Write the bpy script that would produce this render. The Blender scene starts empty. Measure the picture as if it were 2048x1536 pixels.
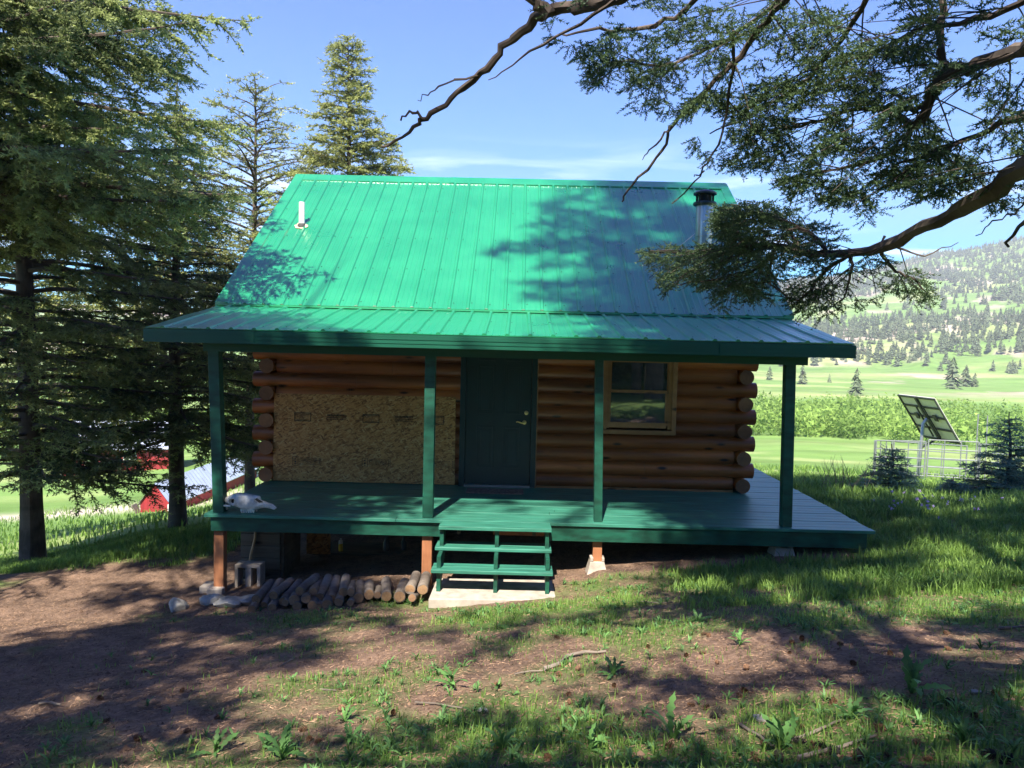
import bpy, math, random
import numpy as np
from mathutils import Vector, Matrix
random.seed(7); rng = np.random.default_rng(11)
S = bpy.context.scene; C = S.collection
R = math.radians
# ------------------------------------------------------------------ camera
CF = np.array([-0.00695591, 0.99852768, -0.05379665]); CR = np.array([0.99968205, 0.0082477, 0.02382789]); CU = np.array([-0.02423651, 0.0536138, 0.99826758])
FPX = 1483.65; EYE = np.array([0, 0, 2.033])
cd = bpy.data.cameras.new('camera'); cam = bpy.data.objects.new('camera', cd); C.objects.link(cam)
cd.sensor_width = 36; cd.lens = FPX / 2048 * 36; cd.clip_start = 0.05; cd.clip_end = 12000
cam.matrix_world = Matrix(((CR[0], CU[0], -CF[0], EYE[0]), (CR[1], CU[1], -CF[1], EYE[1]), (CR[2], CU[2], -CF[2], EYE[2]), (0, 0, 0, 1)))
S.camera = cam
# ------------------------------------------------------------------ light
SUN_EL, SUN_AZ = 52, 192
w = bpy.data.worlds.new('World'); S.world = w; w.use_nodes = True
nt = w.node_tree; bg = nt.nodes['Background']
sky = nt.nodes.new('ShaderNodeTexSky'); sky.sky_type = 'NISHITA'; sky.sun_disc = False
sky.sun_elevation = R(SUN_EL); sky.sun_rotation = R(SUN_AZ); sky.altitude = 1800; sky.air_density = 1.0; sky.dust_density = 0.6; sky.ozone_density = 1.6
def nd(t, typ, **kw):
    n = t.nodes.new(typ)
    for k, v in kw.items():
        if k.startswith('_'): setattr(n, k[1:], v)
        else: n.inputs[k.replace('__', ' ')].default_value = v
    return n
tc = nd(nt, 'ShaderNodeTexCoord'); mp = nd(nt, 'ShaderNodeMapping'); mp.inputs['Scale'].default_value = (1.6, 1.6, 16)
nt.links.new(tc.outputs['Generated'], mp.inputs['Vector'])
nz = nd(nt, 'ShaderNodeTexNoise', Scale=2.3, Detail=7.0, Roughness=0.55, Distortion=0.6); nt.links.new(mp.outputs[0], nz.inputs['Vector'])
cr = nd(nt, 'ShaderNodeMapRange'); cr.inputs['From Min'].default_value = 0.52; cr.inputs['From Max'].default_value = 0.80; nt.links.new(nz.outputs['Fac'], cr.inputs['Value'])
sx = nd(nt, 'ShaderNodeSeparateXYZ'); nt.links.new(tc.outputs['Generated'], sx.inputs[0])
b1 = nd(nt, 'ShaderNodeMapRange'); b1.inputs['From Min'].default_value = 0.27; b1.inputs['From Max'].default_value = 0.12; nt.links.new(sx.outputs['Z'], b1.inputs['Value'])
mu = nd(nt, 'ShaderNodeMath', _operation='MULTIPLY'); nt.links.new(cr.outputs[0], mu.inputs[0]); nt.links.new(b1.outputs[0], mu.inputs[1])
hs = nd(nt, 'ShaderNodeHueSaturation', Saturation=1.85, Value=0.57); tn = nd(nt, 'ShaderNodeMix', _data_type='RGBA', _blend_type='MULTIPLY', Factor=1.0); tn.inputs['B'].default_value = (.76, .94, 1.08, 1); nt.links.new(sky.outputs[0], tn.inputs['A']); nt.links.new(tn.outputs['Result'], hs.inputs['Color'])
zt = nd(nt, 'ShaderNodeMapRange'); zt.inputs['From Min'].default_value = .12; zt.inputs['From Max'].default_value = .85; nt.links.new(sx.outputs['Z'], zt.inputs['Value'])
zm = nd(nt, 'ShaderNodeMix', _data_type='RGBA', _blend_type='MULTIPLY'); zm.inputs['B'].default_value = (.06, .42, 1.12, 1); nt.links.new(zt.outputs[0], zm.inputs['Factor']); nt.links.new(hs.outputs[0], zm.inputs['A'])
mx = nd(nt, 'ShaderNodeMix', _data_type='RGBA'); mx.inputs['B'].default_value = (7.6, 7.8, 8.0, 1)
nt.links.new(mu.outputs[0], mx.inputs['Factor']); nt.links.new(zm.outputs['Result'], mx.inputs['A']); nt.links.new(mx.outputs['Result'], bg.inputs['Color'])
bg.inputs['Strength'].default_value = 0.14
sl = bpy.data.lights.new('sun', 'SUN'); sl.energy = 4.8; sl.angle = R(0.53); sl.color = (1, 0.93, 0.80)
so = bpy.data.objects.new('sun', sl); C.objects.link(so)
SD = np.array([math.sin(R(SUN_AZ)) * math.cos(R(SUN_EL)), math.cos(R(SUN_AZ)) * math.cos(R(SUN_EL)), math.sin(R(SUN_EL))])
so.rotation_euler = Vector(SD).to_track_quat('Z', 'Y').to_euler(); so.location = (-5, -20, 30)
S.view_settings.view_transform = 'Standard'; S.view_settings.look = 'None'; S.view_settings.exposure = 1.72; S.view_settings.gamma = 1
# ------------------------------------------------------------------ numpy noise
def _h(ix, iy, s):
    n = (ix.astype(np.int64) * 374761393 + iy.astype(np.int64) * 668265263 + s * 974634777) & 0xffffffff
    n = ((n ^ (n >> 13)) * 1274126177) & 0xffffffff
    return ((n ^ (n >> 16)) & 0xffff) / 65535.0
def noise(x, y, s=0):
    x = np.asarray(x, float); y = np.asarray(y, float); x, y = np.broadcast_arrays(x, y)
    ix = np.floor(x); iy = np.floor(y); fx = x - ix; fy = y - iy; fx = fx * fx * (3 - 2 * fx); fy = fy * fy * (3 - 2 * fy)
    return (_h(ix, iy, s) * (1 - fx) + _h(ix + 1, iy, s) * fx) * (1 - fy) + (_h(ix, iy + 1, s) * (1 - fx) + _h(ix + 1, iy + 1, s) * fx) * fy
def fbm(x, y, s=0, o=4):
    v = 0; a = 0.5; t = 0
    for i in range(o): v = v + a * noise(np.asarray(x) * 2 ** i + 17.3 * i, np.asarray(y) * 2 ** i - 9.1 * i, s + i); t += a; a *= 0.55
    return v / t
def sst(a, b, x): t = np.clip((x - a) / (b - a), 0, 1); return t * t * (3 - 2 * t)
def proj(P):
    v = np.asarray(P, float) - EYE; d = v @ CF; dd = np.where(np.abs(d) < 1e-3, 1e-3, d)
    return 1024 + FPX * (v @ CR) / dd, 768 - FPX * (v @ CU) / dd, d
def pt(u, v, y):      # point of the place seen in direction (u, v) at distance y
    d = CF + CR * (u - 1024) / FPX - CU * (v - 768) / FPX; return EYE + d * (y / d[1])
# ------------------------------------------------------------------ mesh helpers
def add_mesh(name, V, F, mat=None, parent=None, smooth=False, rnd=None, cols=None):
    me = bpy.data.meshes.new(name); V = np.asarray(V, np.float32).reshape(-1, 3)
    if isinstance(F, np.ndarray):
        n, k = F.shape; me.vertices.add(len(V)); me.vertices.foreach_set('co', V.ravel()); me.loops.add(n * k); me.loops.foreach_set('vertex_index', F.astype(np.int32).ravel())
        me.polygons.add(n); me.polygons.foreach_set('loop_start', np.arange(0, n * k, k, dtype=np.int32))
        try: me.polygons.foreach_set('loop_total', np.full(n, k, np.int32))
        except Exception: pass
        me.update(calc_edges=True)
    else:
        me.from_pydata([tuple(v) for v in V.tolist()], [], [tuple(f) for f in F])
    if smooth: me.polygons.foreach_set('use_smooth', np.ones(len(me.polygons), bool))
    if rnd is not None:
        a = me.attributes.new('rnd', 'FLOAT', 'POINT'); a.data.foreach_set('value', np.asarray(rnd, np.float32))
    if cols is not None:
        a = me.attributes.new('zone', 'FLOAT_COLOR', 'POINT'); a.data.foreach_set('color', np.asarray(cols, np.float32).ravel())
    if mat is not None: me.materials.append(mat)
    me.validate() if not isinstance(F, np.ndarray) else None
    o = bpy.data.objects.new(name, me); C.objects.link(o)
    if parent is not None:
        o.parent = parent
        if parent.type == 'EMPTY': o.matrix_parent_inverse = parent.matrix_basis.inverted()
    return o
class MB:
    def __init__(s): s.v = []; s.f = []
    def add(s, vs, fs):
        b = len(s.v); s.v.extend([tuple(map(float, v)) for v in vs]); s.f.extend([tuple(b + i for i in f) for f in fs]); return s
    def box(s, x0, x1, y0, y1, z0, z1):
        return s.add([(x0, y0, z0), (x1, y0, z0), (x1, y1, z0), (x0, y1, z0), (x0, y0, z1), (x1, y0, z1), (x1, y1, z1), (x0, y1, z1)], [(0, 3, 2, 1), (4, 5, 6, 7), (0, 1, 5, 4), (1, 2, 6, 5), (2, 3, 7, 6), (3, 0, 4, 7)])
    def beam(s, a, b, w, t, up=(0, 0, 1)):
        a = Vector(a); b = Vector(b); d = (b - a).normalized(); u = Vector(up); x = d.cross(u)
        if x.length < 1e-4: x = d.cross(Vector((0, 1, 0)))
        x.normalize(); u = x.cross(d); vs = []
        for p in (a, b):
            for i, j in ((-1, -1), (1, -1), (1, 1), (-1, 1)): vs.append(p + x * i * w / 2 + u * j * t / 2)
        return s.add(vs, [(0, 3, 2, 1), (4, 5, 6, 7), (0, 1, 5, 4), (1, 2, 6, 5), (2, 3, 7, 6), (3, 0, 4, 7)])
    def tube(s, pts, rad, n=8, cap=True, jit=0):
        pts = [Vector(p) for p in pts]; rad = rad if hasattr(rad, '__len__') else [rad] * len(pts); vs = []; x = None
        for i, p in enumerate(pts):
            d = (pts[min(i + 1, len(pts) - 1)] - pts[max(i - 1, 0)]).normalized()
            if x is None:
                x = d.cross(Vector((0.13, 0.2, 1)));
                if x.length < 0.2: x = d.cross(Vector((1, 0.1, 0)))
            x = (x - d * x.dot(d)).normalized(); y = d.cross(x)
            for k in range(n):
                a = 2 * math.pi * k / n; r = rad[i] * (1 + jit * (random.random() - .5)); vs.append(p + (x * math.cos(a) + y * math.sin(a)) * r)
        fs = []; m = len(pts)
        for i in range(m - 1):
            for k in range(n): fs.append((i * n + k, i * n + (k + 1) % n, (i + 1) * n + (k + 1) % n, (i + 1) * n + k))
        if cap: fs.append(tuple(range(n - 1, -1, -1))); fs.append(tuple((m - 1) * n + k for k in range(n)))
        return s.add(vs, fs)
    def lathe(s, c, prof, n=20):
        vs = []; c = Vector(c)
        for r, z in prof:
            for k in range(n): a = 2 * math.pi * k / n; vs.append(c + Vector((r * math.cos(a), r * math.sin(a), z)))
        fs = []
        for i in range(len(prof) - 1):
            for k in range(n): fs.append((i * n + k, i * n + (k + 1) % n, (i + 1) * n + (k + 1) % n, (i + 1) * n + k))
        fs.append(tuple(range(n - 1, -1, -1))); fs.append(tuple((len(prof) - 1) * n + k for k in range(n)))
        return s.add(vs, fs)
    def build(s, name, mat, parent=None, smooth=False, bevel=0):
        o = add_mesh(name, s.v, s.f, mat, parent, False)
        if smooth:
            me = o.data
            for p in me.polygons: p.use_smooth = len(p.vertices) == 4
            try: me.set_sharp_from_angle(angle=R(40))
            except Exception: pass
        if bevel:
            m = o.modifiers.new('bevel', 'BEVEL'); m.width = bevel; m.segments = 2; m.limit_method = 'ANGLE'
        return o
def thing(name, label, cat, loc=(0, 0, 0), rz=0, group=None):
    o = bpy.data.objects.new(name, None); C.objects.link(o); o.location = loc; o.rotation_euler = (0, 0, rz); return tag(o, label, cat, group)
def tag(o, label, cat, group=None, kind=None):
    if label: o['label'] = label
    if cat: o['category'] = cat
    if group: o['group'] = group
    if kind: o['kind'] = kind
    return o
def dup(o, parent=None):
    c = o.copy(); C.objects.link(c)
    if parent is not None: c.parent = parent
    for ch in list(o.children): dup(ch, c)
    return c
# ------------------------------------------------------------------ materials
def mat(name, base=(.5, .5, .5), rough=.6, metal=0, spec=.5, coat=0, ior=1.5):
    m = bpy.data.materials.new(name); m.use_nodes = True; t = m.node_tree; p = t.nodes['Principled BSDF']
    p.inputs['Base Color'].default_value = (*base, 1); p.inputs['Roughness'].default_value = rough; p.inputs['Metallic'].default_value = metal
    p.inputs['Specular IOR Level'].default_value = spec; p.inputs['Coat Weight'].default_value = coat; p.inputs['IOR'].default_value = ior
    return m, t, p
def ramp(t, src, stops):
    r = t.nodes.new('ShaderNodeValToRGB'); e = r.color_ramp.elements
    while len(e) < len(stops): e.new(0.5)
    for i, (p, c) in enumerate(stops): e[i].position = p; e[i].color = (*c, 1)
    t.links.new(src, r.inputs[0]); return r
def coords(t, scale=(1, 1, 1), kind='Object', rot=(0, 0, 0)):
    a = t.nodes.new('ShaderNodeTexCoord'); m = t.nodes.new('ShaderNodeMapping'); m.inputs['Scale'].default_value = scale; m.inputs['Rotation'].default_value = rot
    t.links.new(a.outputs[kind], m.inputs['Vector']); return m.outputs[0]
def tnoise(t, vec, scale, detail=4, rough=.55, dist=0):
    n = nd(t, 'ShaderNodeTexNoise', Scale=scale, Detail=detail, Roughness=rough, Distortion=dist); t.links.new(vec, n.inputs['Vector']); return n.outputs['Fac']
def mixc(t, fac, a, b, mode='MIX'):
    n = t.nodes.new('ShaderNodeMix'); n.data_type = 'RGBA'; n.blend_type = mode
    for s, v in (('Factor', fac), ('A', a), ('B', b)):
        if hasattr(v, 'is_output') or hasattr(v, 'links'): t.links.new(v, n.inputs[s])
        elif s == 'Factor': n.inputs[s].default_value = v
        else: n.inputs[s].default_value = (*v, 1)
    return n.outputs['Result']
def bump(t, p, h, strength=.3, dist=.01):
    b = nd(t, 'ShaderNodeBump', Strength=strength, Distance=dist); t.links.new(h, b.inputs['Height']); t.links.new(b.outputs[0], p.inputs['Normal'])
def simple(name, base, rough=.6, metal=0, var=.25, scale=6, stretch=(1, 1, 1), bmp=.15, spec=.5, coat=0):
    m, t, p = mat(name, base, rough, metal, spec, coat)
    n = tnoise(t, coords(t, stretch), scale, 6)
    lo = tuple(c * (1 - var) for c in base); hi = tuple(min(1, c * (1 + var)) for c in base)
    r = ramp(t, n, [(.3, lo), (.7, hi)]); t.links.new(r.outputs[0], p.inputs['Base Color'])
    if bmp: bump(t, p, n, bmp)
    return m
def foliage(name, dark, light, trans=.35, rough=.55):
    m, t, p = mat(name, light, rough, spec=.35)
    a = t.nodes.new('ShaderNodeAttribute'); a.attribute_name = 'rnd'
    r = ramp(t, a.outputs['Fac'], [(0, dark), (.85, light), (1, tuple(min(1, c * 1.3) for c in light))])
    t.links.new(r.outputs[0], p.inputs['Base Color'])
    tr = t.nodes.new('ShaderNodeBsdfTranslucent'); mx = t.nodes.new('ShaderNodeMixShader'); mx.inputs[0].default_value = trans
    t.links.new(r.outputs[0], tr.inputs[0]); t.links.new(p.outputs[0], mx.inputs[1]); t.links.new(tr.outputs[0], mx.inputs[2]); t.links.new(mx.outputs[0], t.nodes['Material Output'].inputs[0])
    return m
M = {}
# painted ribbed metal
def metalroof(name, base):
    m, t, p = mat(name, base, .3, metal=.0, spec=.5, ior=2.05, coat=.2)
    p.inputs['Coat Roughness'].default_value = .16
    n = tnoise(t, coords(t, (9, .5, .5)), 3, 5); n2 = tnoise(t, coords(t), 1.3, 6)
    c = mixc(t, n, tuple(x * .85 for x in base), tuple(min(1, x * 1.12) for x in base)); c2 = mixc(t, .4, c, ramp(t, n2, [(.35, tuple(x * .7 for x in base)), (.65, tuple(x * 1.2 for x in base))]).outputs[0])
    t.links.new(c2, p.inputs['Base Color']); r = nd(t, 'ShaderNodeMapRange'); r.inputs['To Min'].default_value = .2; r.inputs['To Max'].default_value = .42; t.links.new(n2, r.inputs[0]); t.links.new(r.outputs[0], p.inputs['Roughness'])
    bump(t, p, tnoise(t, coords(t, (3, .6, .6)), 1.5, 3), .12, .02)
    return m
M['roof'] = metalroof('roof_green', (.010, .235, .10)); M['trim'] = simple('trim_green', (.005, .075, .043), .4, var=.15, scale=3, stretch=(.3, 6, 6), bmp=.05)
M['paint'] = simple('green_paint', (.005, .062, .038), .5, var=.5, scale=5, stretch=(1, 5, 3), bmp=.35)
M['deckp'] = simple('deck_paint', (.034, .165, .115), .42, var=.35, scale=3, stretch=(.8, 6, 6), bmp=.35)
M['door'] = simple('door_paint', (.003, .030, .034), .4, var=.12, scale=5, bmp=.05, spec=.3)
def wood(name, lo, mid, hi, rough=.5, stretch=(1, 12, 12), knots=True, scale=2.2, coat=0):
    m, t, p = mat(name, mid, rough, coat=coat); v = coords(t, stretch)
    g = tnoise(t, v, scale, 8, .6, .8); r = ramp(t, g, [(.25, lo), (.5, mid), (.75, hi)]); c = r.outputs[0]
    b = tnoise(t, coords(t, (.55, 3.2, 3.2)), 1.1, 3); c = mixc(t, .55, c, ramp(t, b, [(.35, lo), (.65, hi)]).outputs[0])
    if knots:
        vo = nd(t, 'ShaderNodeTexVoronoi', Scale=1.0, Randomness=1.0); t.links.new(coords(t, (2.1, 6.5, 6.5)), vo.inputs['Vector'])
        k = ramp(t, vo.outputs['Distance'], [(.10, (1, 1, 1)), (.2, (0, 0, 0))]); c = mixc(t, k.outputs[0], c, tuple(x * .25 for x in lo))
    if coat:
        b2 = tnoise(t, coords(t, (.22, .22, 5.18)), 1.0, 1); c = mixc(t, 1.0, c, ramp(t, b2, [(.3, (.55, .52, .5)), (.7, (1.35, 1.3, 1.25))]).outputs[0], 'MULTIPLY')
    t.links.new(c, p.inputs['Base Color']); bump(t, p, g, .35, .006); return m
M['log'] = wood('stained_log', (.085, .021, .006), (.285, .080, .016), (.46, .150, .030), .42, coat=.15)
M['logend'] = wood('log_end_grain', (.10, .035, .012), (.2, .08, .03), (.3, .13, .05), .7, (6, 6, 6), False)
M['trimwood'] = wood('window_trim_wood', (.2, .085, .03), (.34, .15, .05), (.46, .23, .09), .5, (4, 4, 4))
M['cedar'] = wood('cedar_post', (.18, .065, .025), (.32, .12, .05), (.42, .18, .08), .75, (12, 12, 1))
M['grey'] = wood('grey_wood', (.06, .045, .035), (.16, .125, .10), (.27, .225, .185), .9, (3, 14, 14), False)
M['plank'] = wood('old_plank', (.035, .03, .022), (.10, .085, .06), (.16, .14, .10), .9, (1, 8, 14))
# OSB
m, t, p = mat('osb', (.4, .25, .1), .75); c = None; hsum = None
for i, (an, sc) in enumerate(((.1, (36, 36, 48)), (.95, (44, 44, 55)), (-.85, (38, 38, 52)), (.35, (50, 50, 60)))):
    v = coords(t, (1, 1, 1), rot=(0, an, 0)); mm = t.nodes.new('ShaderNodeMapping'); mm.inputs['Scale'].default_value = (sc[0] * .4, 1, sc[2]); mm.inputs['Location'].default_value = (i * 3.1, 0, i * 1.7); t.links.new(v, mm.inputs[0])
    vo = nd(t, 'ShaderNodeTexVoronoi', Scale=1.0); t.links.new(mm.outputs[0], vo.inputs['Vector']); sp = t.nodes.new('ShaderNodeSeparateColor'); t.links.new(vo.outputs['Color'], sp.inputs[0])
    rr = ramp(t, sp.outputs[0], [(0, (.16, .06, .014)), (.35, (.40, .175, .045)), (.8, (.52, .255, .075)), (1, (.54, .33, .125))])
    if c is None: c = rr.outputs[0]
    else:
        th = ramp(t, sp.outputs[1], [(.5, (0, 0, 0)), (.55, (1, 1, 1))]); c = mixc(t, th.outputs[0], c, rr.outputs[0])
t.links.new(c, p.inputs['Base Color']); M['osb'] = m
M['ink'] = simple('faded_ink', (.02, .018, .016), .9, bmp=0)
M['conc'] = simple('concrete', (.36, .31, .26), .9, var=.25, scale=9, bmp=.5)
M['rock'] = simple('rock', (.30, .285, .25), .9, var=.5, scale=9, bmp=.8)
M['bark'] = wood('bark', (.035, .025, .02), (.085, .062, .05), (.16, .125, .10), .95, (7, 7, 1.6), False, 3)
M['brass'] = mat('brass', (.65, .5, .22), .3, 1)[0]
M['alu'] = simple('aluminium', (.35, .36, .36), .4, .8, .15, 5, bmp=0)
M['galv'] = simple('galvanised', (.22, .235, .24), .5, .3, .15, 8, bmp=0)
M['steel'] = simple('stovepipe_steel', (.42, .41, .38), .33, .85, .25, 5, (1, 1, .3), bmp=.05)
M['capm'] = simple('chimney_cap_metal', (.035, .045, .05), .35, .6, .3, 6, bmp=0)
M['pvc'] = mat('white_pvc', (.78, .78, .76), .45)[0]
M['seal'] = simple('rusty_sealant', (.55, .40, .28), .9, var=.4, scale=40)
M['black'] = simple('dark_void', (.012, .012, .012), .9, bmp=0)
M['rubber'] = mat('rubber', (.05, .05, .05), .8)[0]
M['bone'] = simple('weathered_bone', (.66, .63, .56), .75, var=.35, scale=14, bmp=.5)
M['bone_shade'] = simple('bone_cavity_shade', (.05, .045, .035), .95)  # near-black colour stands for the shade inside the skull hollows
M['matc'] = simple('doormat_fibre', (.13, .10, .085), .95, var=.7, scale=26, bmp=.8)
M['red'] = simple('barn_red', (.26, .018, .022), .7, var=.25, scale=2, stretch=(4, 4, .4), bmp=0)
M['tin'] = simple('tin_roof', (.55, .60, .68), .35, .35, .12, 3, bmp=0)
M['white'] = simple('white_paint', (.7, .7, .68), .7, bmp=0)
M['pback'] = simple('panel_back', (.55, .56, .46), .6, var=.08, bmp=0)
M['pframe'] = mat('panel_frame', (.03, .035, .03), .5)[0]
M['pcell'] = mat('panel_cells', (.01, .015, .05), .15)[0]
M['yellow'] = mat('yellow_can', (.75, .55, .03), .4)[0]
m, t, p = mat('window_glass', (.02, .03, .035), .03, spec=1.0, ior=2.1); M['glass'] = m
M['haft'] = wood('tool_handle', (.3, .18, .08), (.45, .3, .15), (.55, .4, .22), .6, (8, 8, 1), False)
M['conedark'] = simple('dark_cone', (.02, .017, .015), .9)
M['logend2'] = wood('cut_log_face', (.10, .05, .025), (.26, .145, .072), (.38, .24, .125), .9, (20, 20, 20), False)
# foliage
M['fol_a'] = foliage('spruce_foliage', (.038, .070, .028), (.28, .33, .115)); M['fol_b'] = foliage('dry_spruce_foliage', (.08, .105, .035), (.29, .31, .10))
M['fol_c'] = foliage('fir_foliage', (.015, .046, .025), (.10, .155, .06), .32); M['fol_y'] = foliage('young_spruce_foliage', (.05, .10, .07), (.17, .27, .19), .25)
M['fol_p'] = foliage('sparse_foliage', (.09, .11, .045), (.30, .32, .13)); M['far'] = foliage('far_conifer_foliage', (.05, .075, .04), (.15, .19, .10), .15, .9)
M['grass'] = foliage('grass_blades', (.06, .14, .025), (.25, .39, .08), .42); M['weed'] = foliage('weed_leaves', (.05, .12, .035), (.14, .29, .085), .35)
M['dand'] = foliage('dandelion_leaves', (.07, .16, .045), (.14, .30, .08), .35); M['wil'] = foliage('willow_leaves', (.08, .16, .03), (.28, .42, .09), .4, .8)
M['litter'] = foliage('needle_litter_mat', (.06, .032, .02), (.30, .19, .12), .0, .9); M['cone'] = foliage('pine_cone_scales', (.05, .025, .014), (.20, .105, .06), 0, .8)
M['flower'] = mat('lilac_petals', (.45, .35, .62), .7)[0]
# ------------------------------------------------------------------ terrain
AZ = np.array([-180, -60, -45, -34, -25, -12, 0, 12, 22, 30, 36, 50, 180], float)
RR = np.array([11, 14, 18, 24, 32, 45, 60, 90, 130, 180, 260, 380, 470, 580, 720, 850, 1000, 1200, 1450, 1800, 2600, 5000], float)
LEFT = [-1.15, -1.75, -2.5, -3.6, -5.0, -7.0, -8.2, -10.5, -12, -13.5, -14, -11, -7, 0, 6, 12, 22, 34, 48, 60, 40, 0]
MIDL = [-1.0, -1.45, -2.1, -3.3, -5.0, -6.6, -8.0, -10, -11.5, -13, -13, -10, -6, 0, 6, 12, 22, 34, 48, 60, 40, 0]
CENT = [-.6, -.8, -1.2, -2.2, -3.2, -4.6, -6, -8.2, -9, -9.4, -9.5, -9, -7, 6, 22, 34, 46, 62, 75, 70, 40, 0]
RGT = [-.25, -.42, -.85, -1.65, -2.6, -4.2, -5.6, -7.6, -8.2, -8.6, -9.6, -10.6, -6.5, 12, 33, 52, 76, 118, 172, 150, 80, 0]
RGT2 = [.1, -.2, -.7, -1.5, -2.5, -4.1, -5.5, -7.5, -8.2, -8.6, -9.4, -10.2, -6.0, 14, 35, 55, 80, 130, 196, 175, 100, 0]
RGT1 = [-.3, -.45, -.9, -1.8, -2.8, -4.3, -5.7, -7.7, -8.3, -8.8, -9.6, -10.4, -7, 10, 28, 44, 62, 96, 132, 118, 70, 0]
HT = np.array([LEFT, LEFT, LEFT, LEFT, MIDL, CENT, CENT, CENT, RGT1, RGT, RGT2, RGT2, LEFT], float)
def hgt(x, y):
    x = np.asarray(x, float); y = np.asarray(y, float); r = np.hypot(x, y); az = np.degrees(np.arctan2(x, y))
    yy = np.clip(7.8 - y, -50, 5.35); near = -.665 + np.where(x > 0, .66, .55) * np.tanh(x / 6) + np.where(yy > 0, .2 * yy, .0) - .035 * np.clip(y - 8.5, 0, 20)
    lr = np.log(np.clip(r, 11, 4999)); LR = np.log(RR); k = np.clip(np.searchsorted(LR, lr, side='right') - 1, 0, len(RR) - 2); fr = (lr - LR[k]) / (LR[k + 1] - LR[k]); fr = np.clip(fr, 0, 1)
    a = np.clip(np.searchsorted(AZ, az, side='right') - 1, 0, len(AZ) - 2); fa = np.clip((az - AZ[a]) / (AZ[a + 1] - AZ[a]), 0, 1); fa = fa * fa * (3 - 2 * fa)
    far = (HT[a, k] * (1 - fr) + HT[a, k + 1] * fr) * (1 - fa) + (HT[a + 1, k] * (1 - fr) + HT[a + 1, k + 1] * fr) * fa
    near = near - .045 * sst(1.25, .95, np.abs(x + .2)) * sst(7.0, 7.35, y) * sst(9.2, 8.6, y)
    m = sst(9.5, 14.5, r) * sst(-2, 6, y + .0 * x) + (1 - sst(-2, 6, y)) * sst(14, 40, r) * 0.5
    z = near * (1 - m) + far * m
    z = z + (fbm(x * .9, y * .9, 3, 4) - .5) * .10 * sst(1, 5, r) * (1 - sst(30, 60, r)) * np.where((np.abs(x) < 4.5) & (y > 6.8) & (y < 17), .35, 1)
    z = z + (fbm(x * .05, y * .05, 5, 3) - .5) * 1.2 * sst(30, 80, r) + (fbm(x * .012, y * .012, 8, 4) - .5) * 16 * sst(260, 900, r)
    return z
def forest(x, y):      # wooded belts of the far hillside
    r = np.hypot(x, y); n = fbm(x * .012, y * .012, 21, 4); e = fbm(x * .004 + 7, y * .004, 33, 3)
    belt1 = sst(450, 480, r + (n - .5) * 160) * (1 - sst(690, 760, r + (e - .5) * 420)); top = sst(1000, 1040, r + (n - .5) * 240)
    sp = .035 * sst(300, 700, r) * (n > .55)
    return np.clip(belt1 * sst(.28, .5, n) + top * sst(.22, .42, n) * .95 + sp, 0, 1)
def grassd(x, y):
    n = fbm(x * .9, y * .9, 41, 4); n2 = fbm(x * 2.6, y * 2.6, 47, 3); nn = .65 * n + .35 * n2
    b = np.full(np.shape(x), .32) + .0 * x
    b = np.maximum(b, sst(8.8, 6.6, -(y) + 8.8 + 8.8 - 8.8 * 0 - 8.8) * 0)
    right = sst(-.5, 1.4, y - (8.9 - .85 * (x - 1))) * sst(.6, 2.0, x)
    inside = (np.abs(x) < 3.9) & (y > 8.3) & (y < 17)
    left = sst(-.25, .35, y - (10.25 + .12 * (x + 4.7) + (n - .5) * .5)) * (1 - sst(-4.2, -3.9, x))
    mid = sst(2.0, 4.0, x + (y - 5) * .25) * .27; low = sst(3.9, 2.9, y) * .30 * sst(-2.6, -.8, x); lf = sst(-1.5, -3.2, x) * -.25 * (y < 9.8)
    beh = sst(15, 17, y)
    b = b + mid + low + lf; g = np.clip((nn - (1 - b) * .66) * 5, 0, 1)
    g = np.maximum(g, np.maximum(right * sst(.25, .5, nn + right * .25), np.maximum(left, beh)))
    g = np.where(inside, 0, g)
    return g
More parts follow.
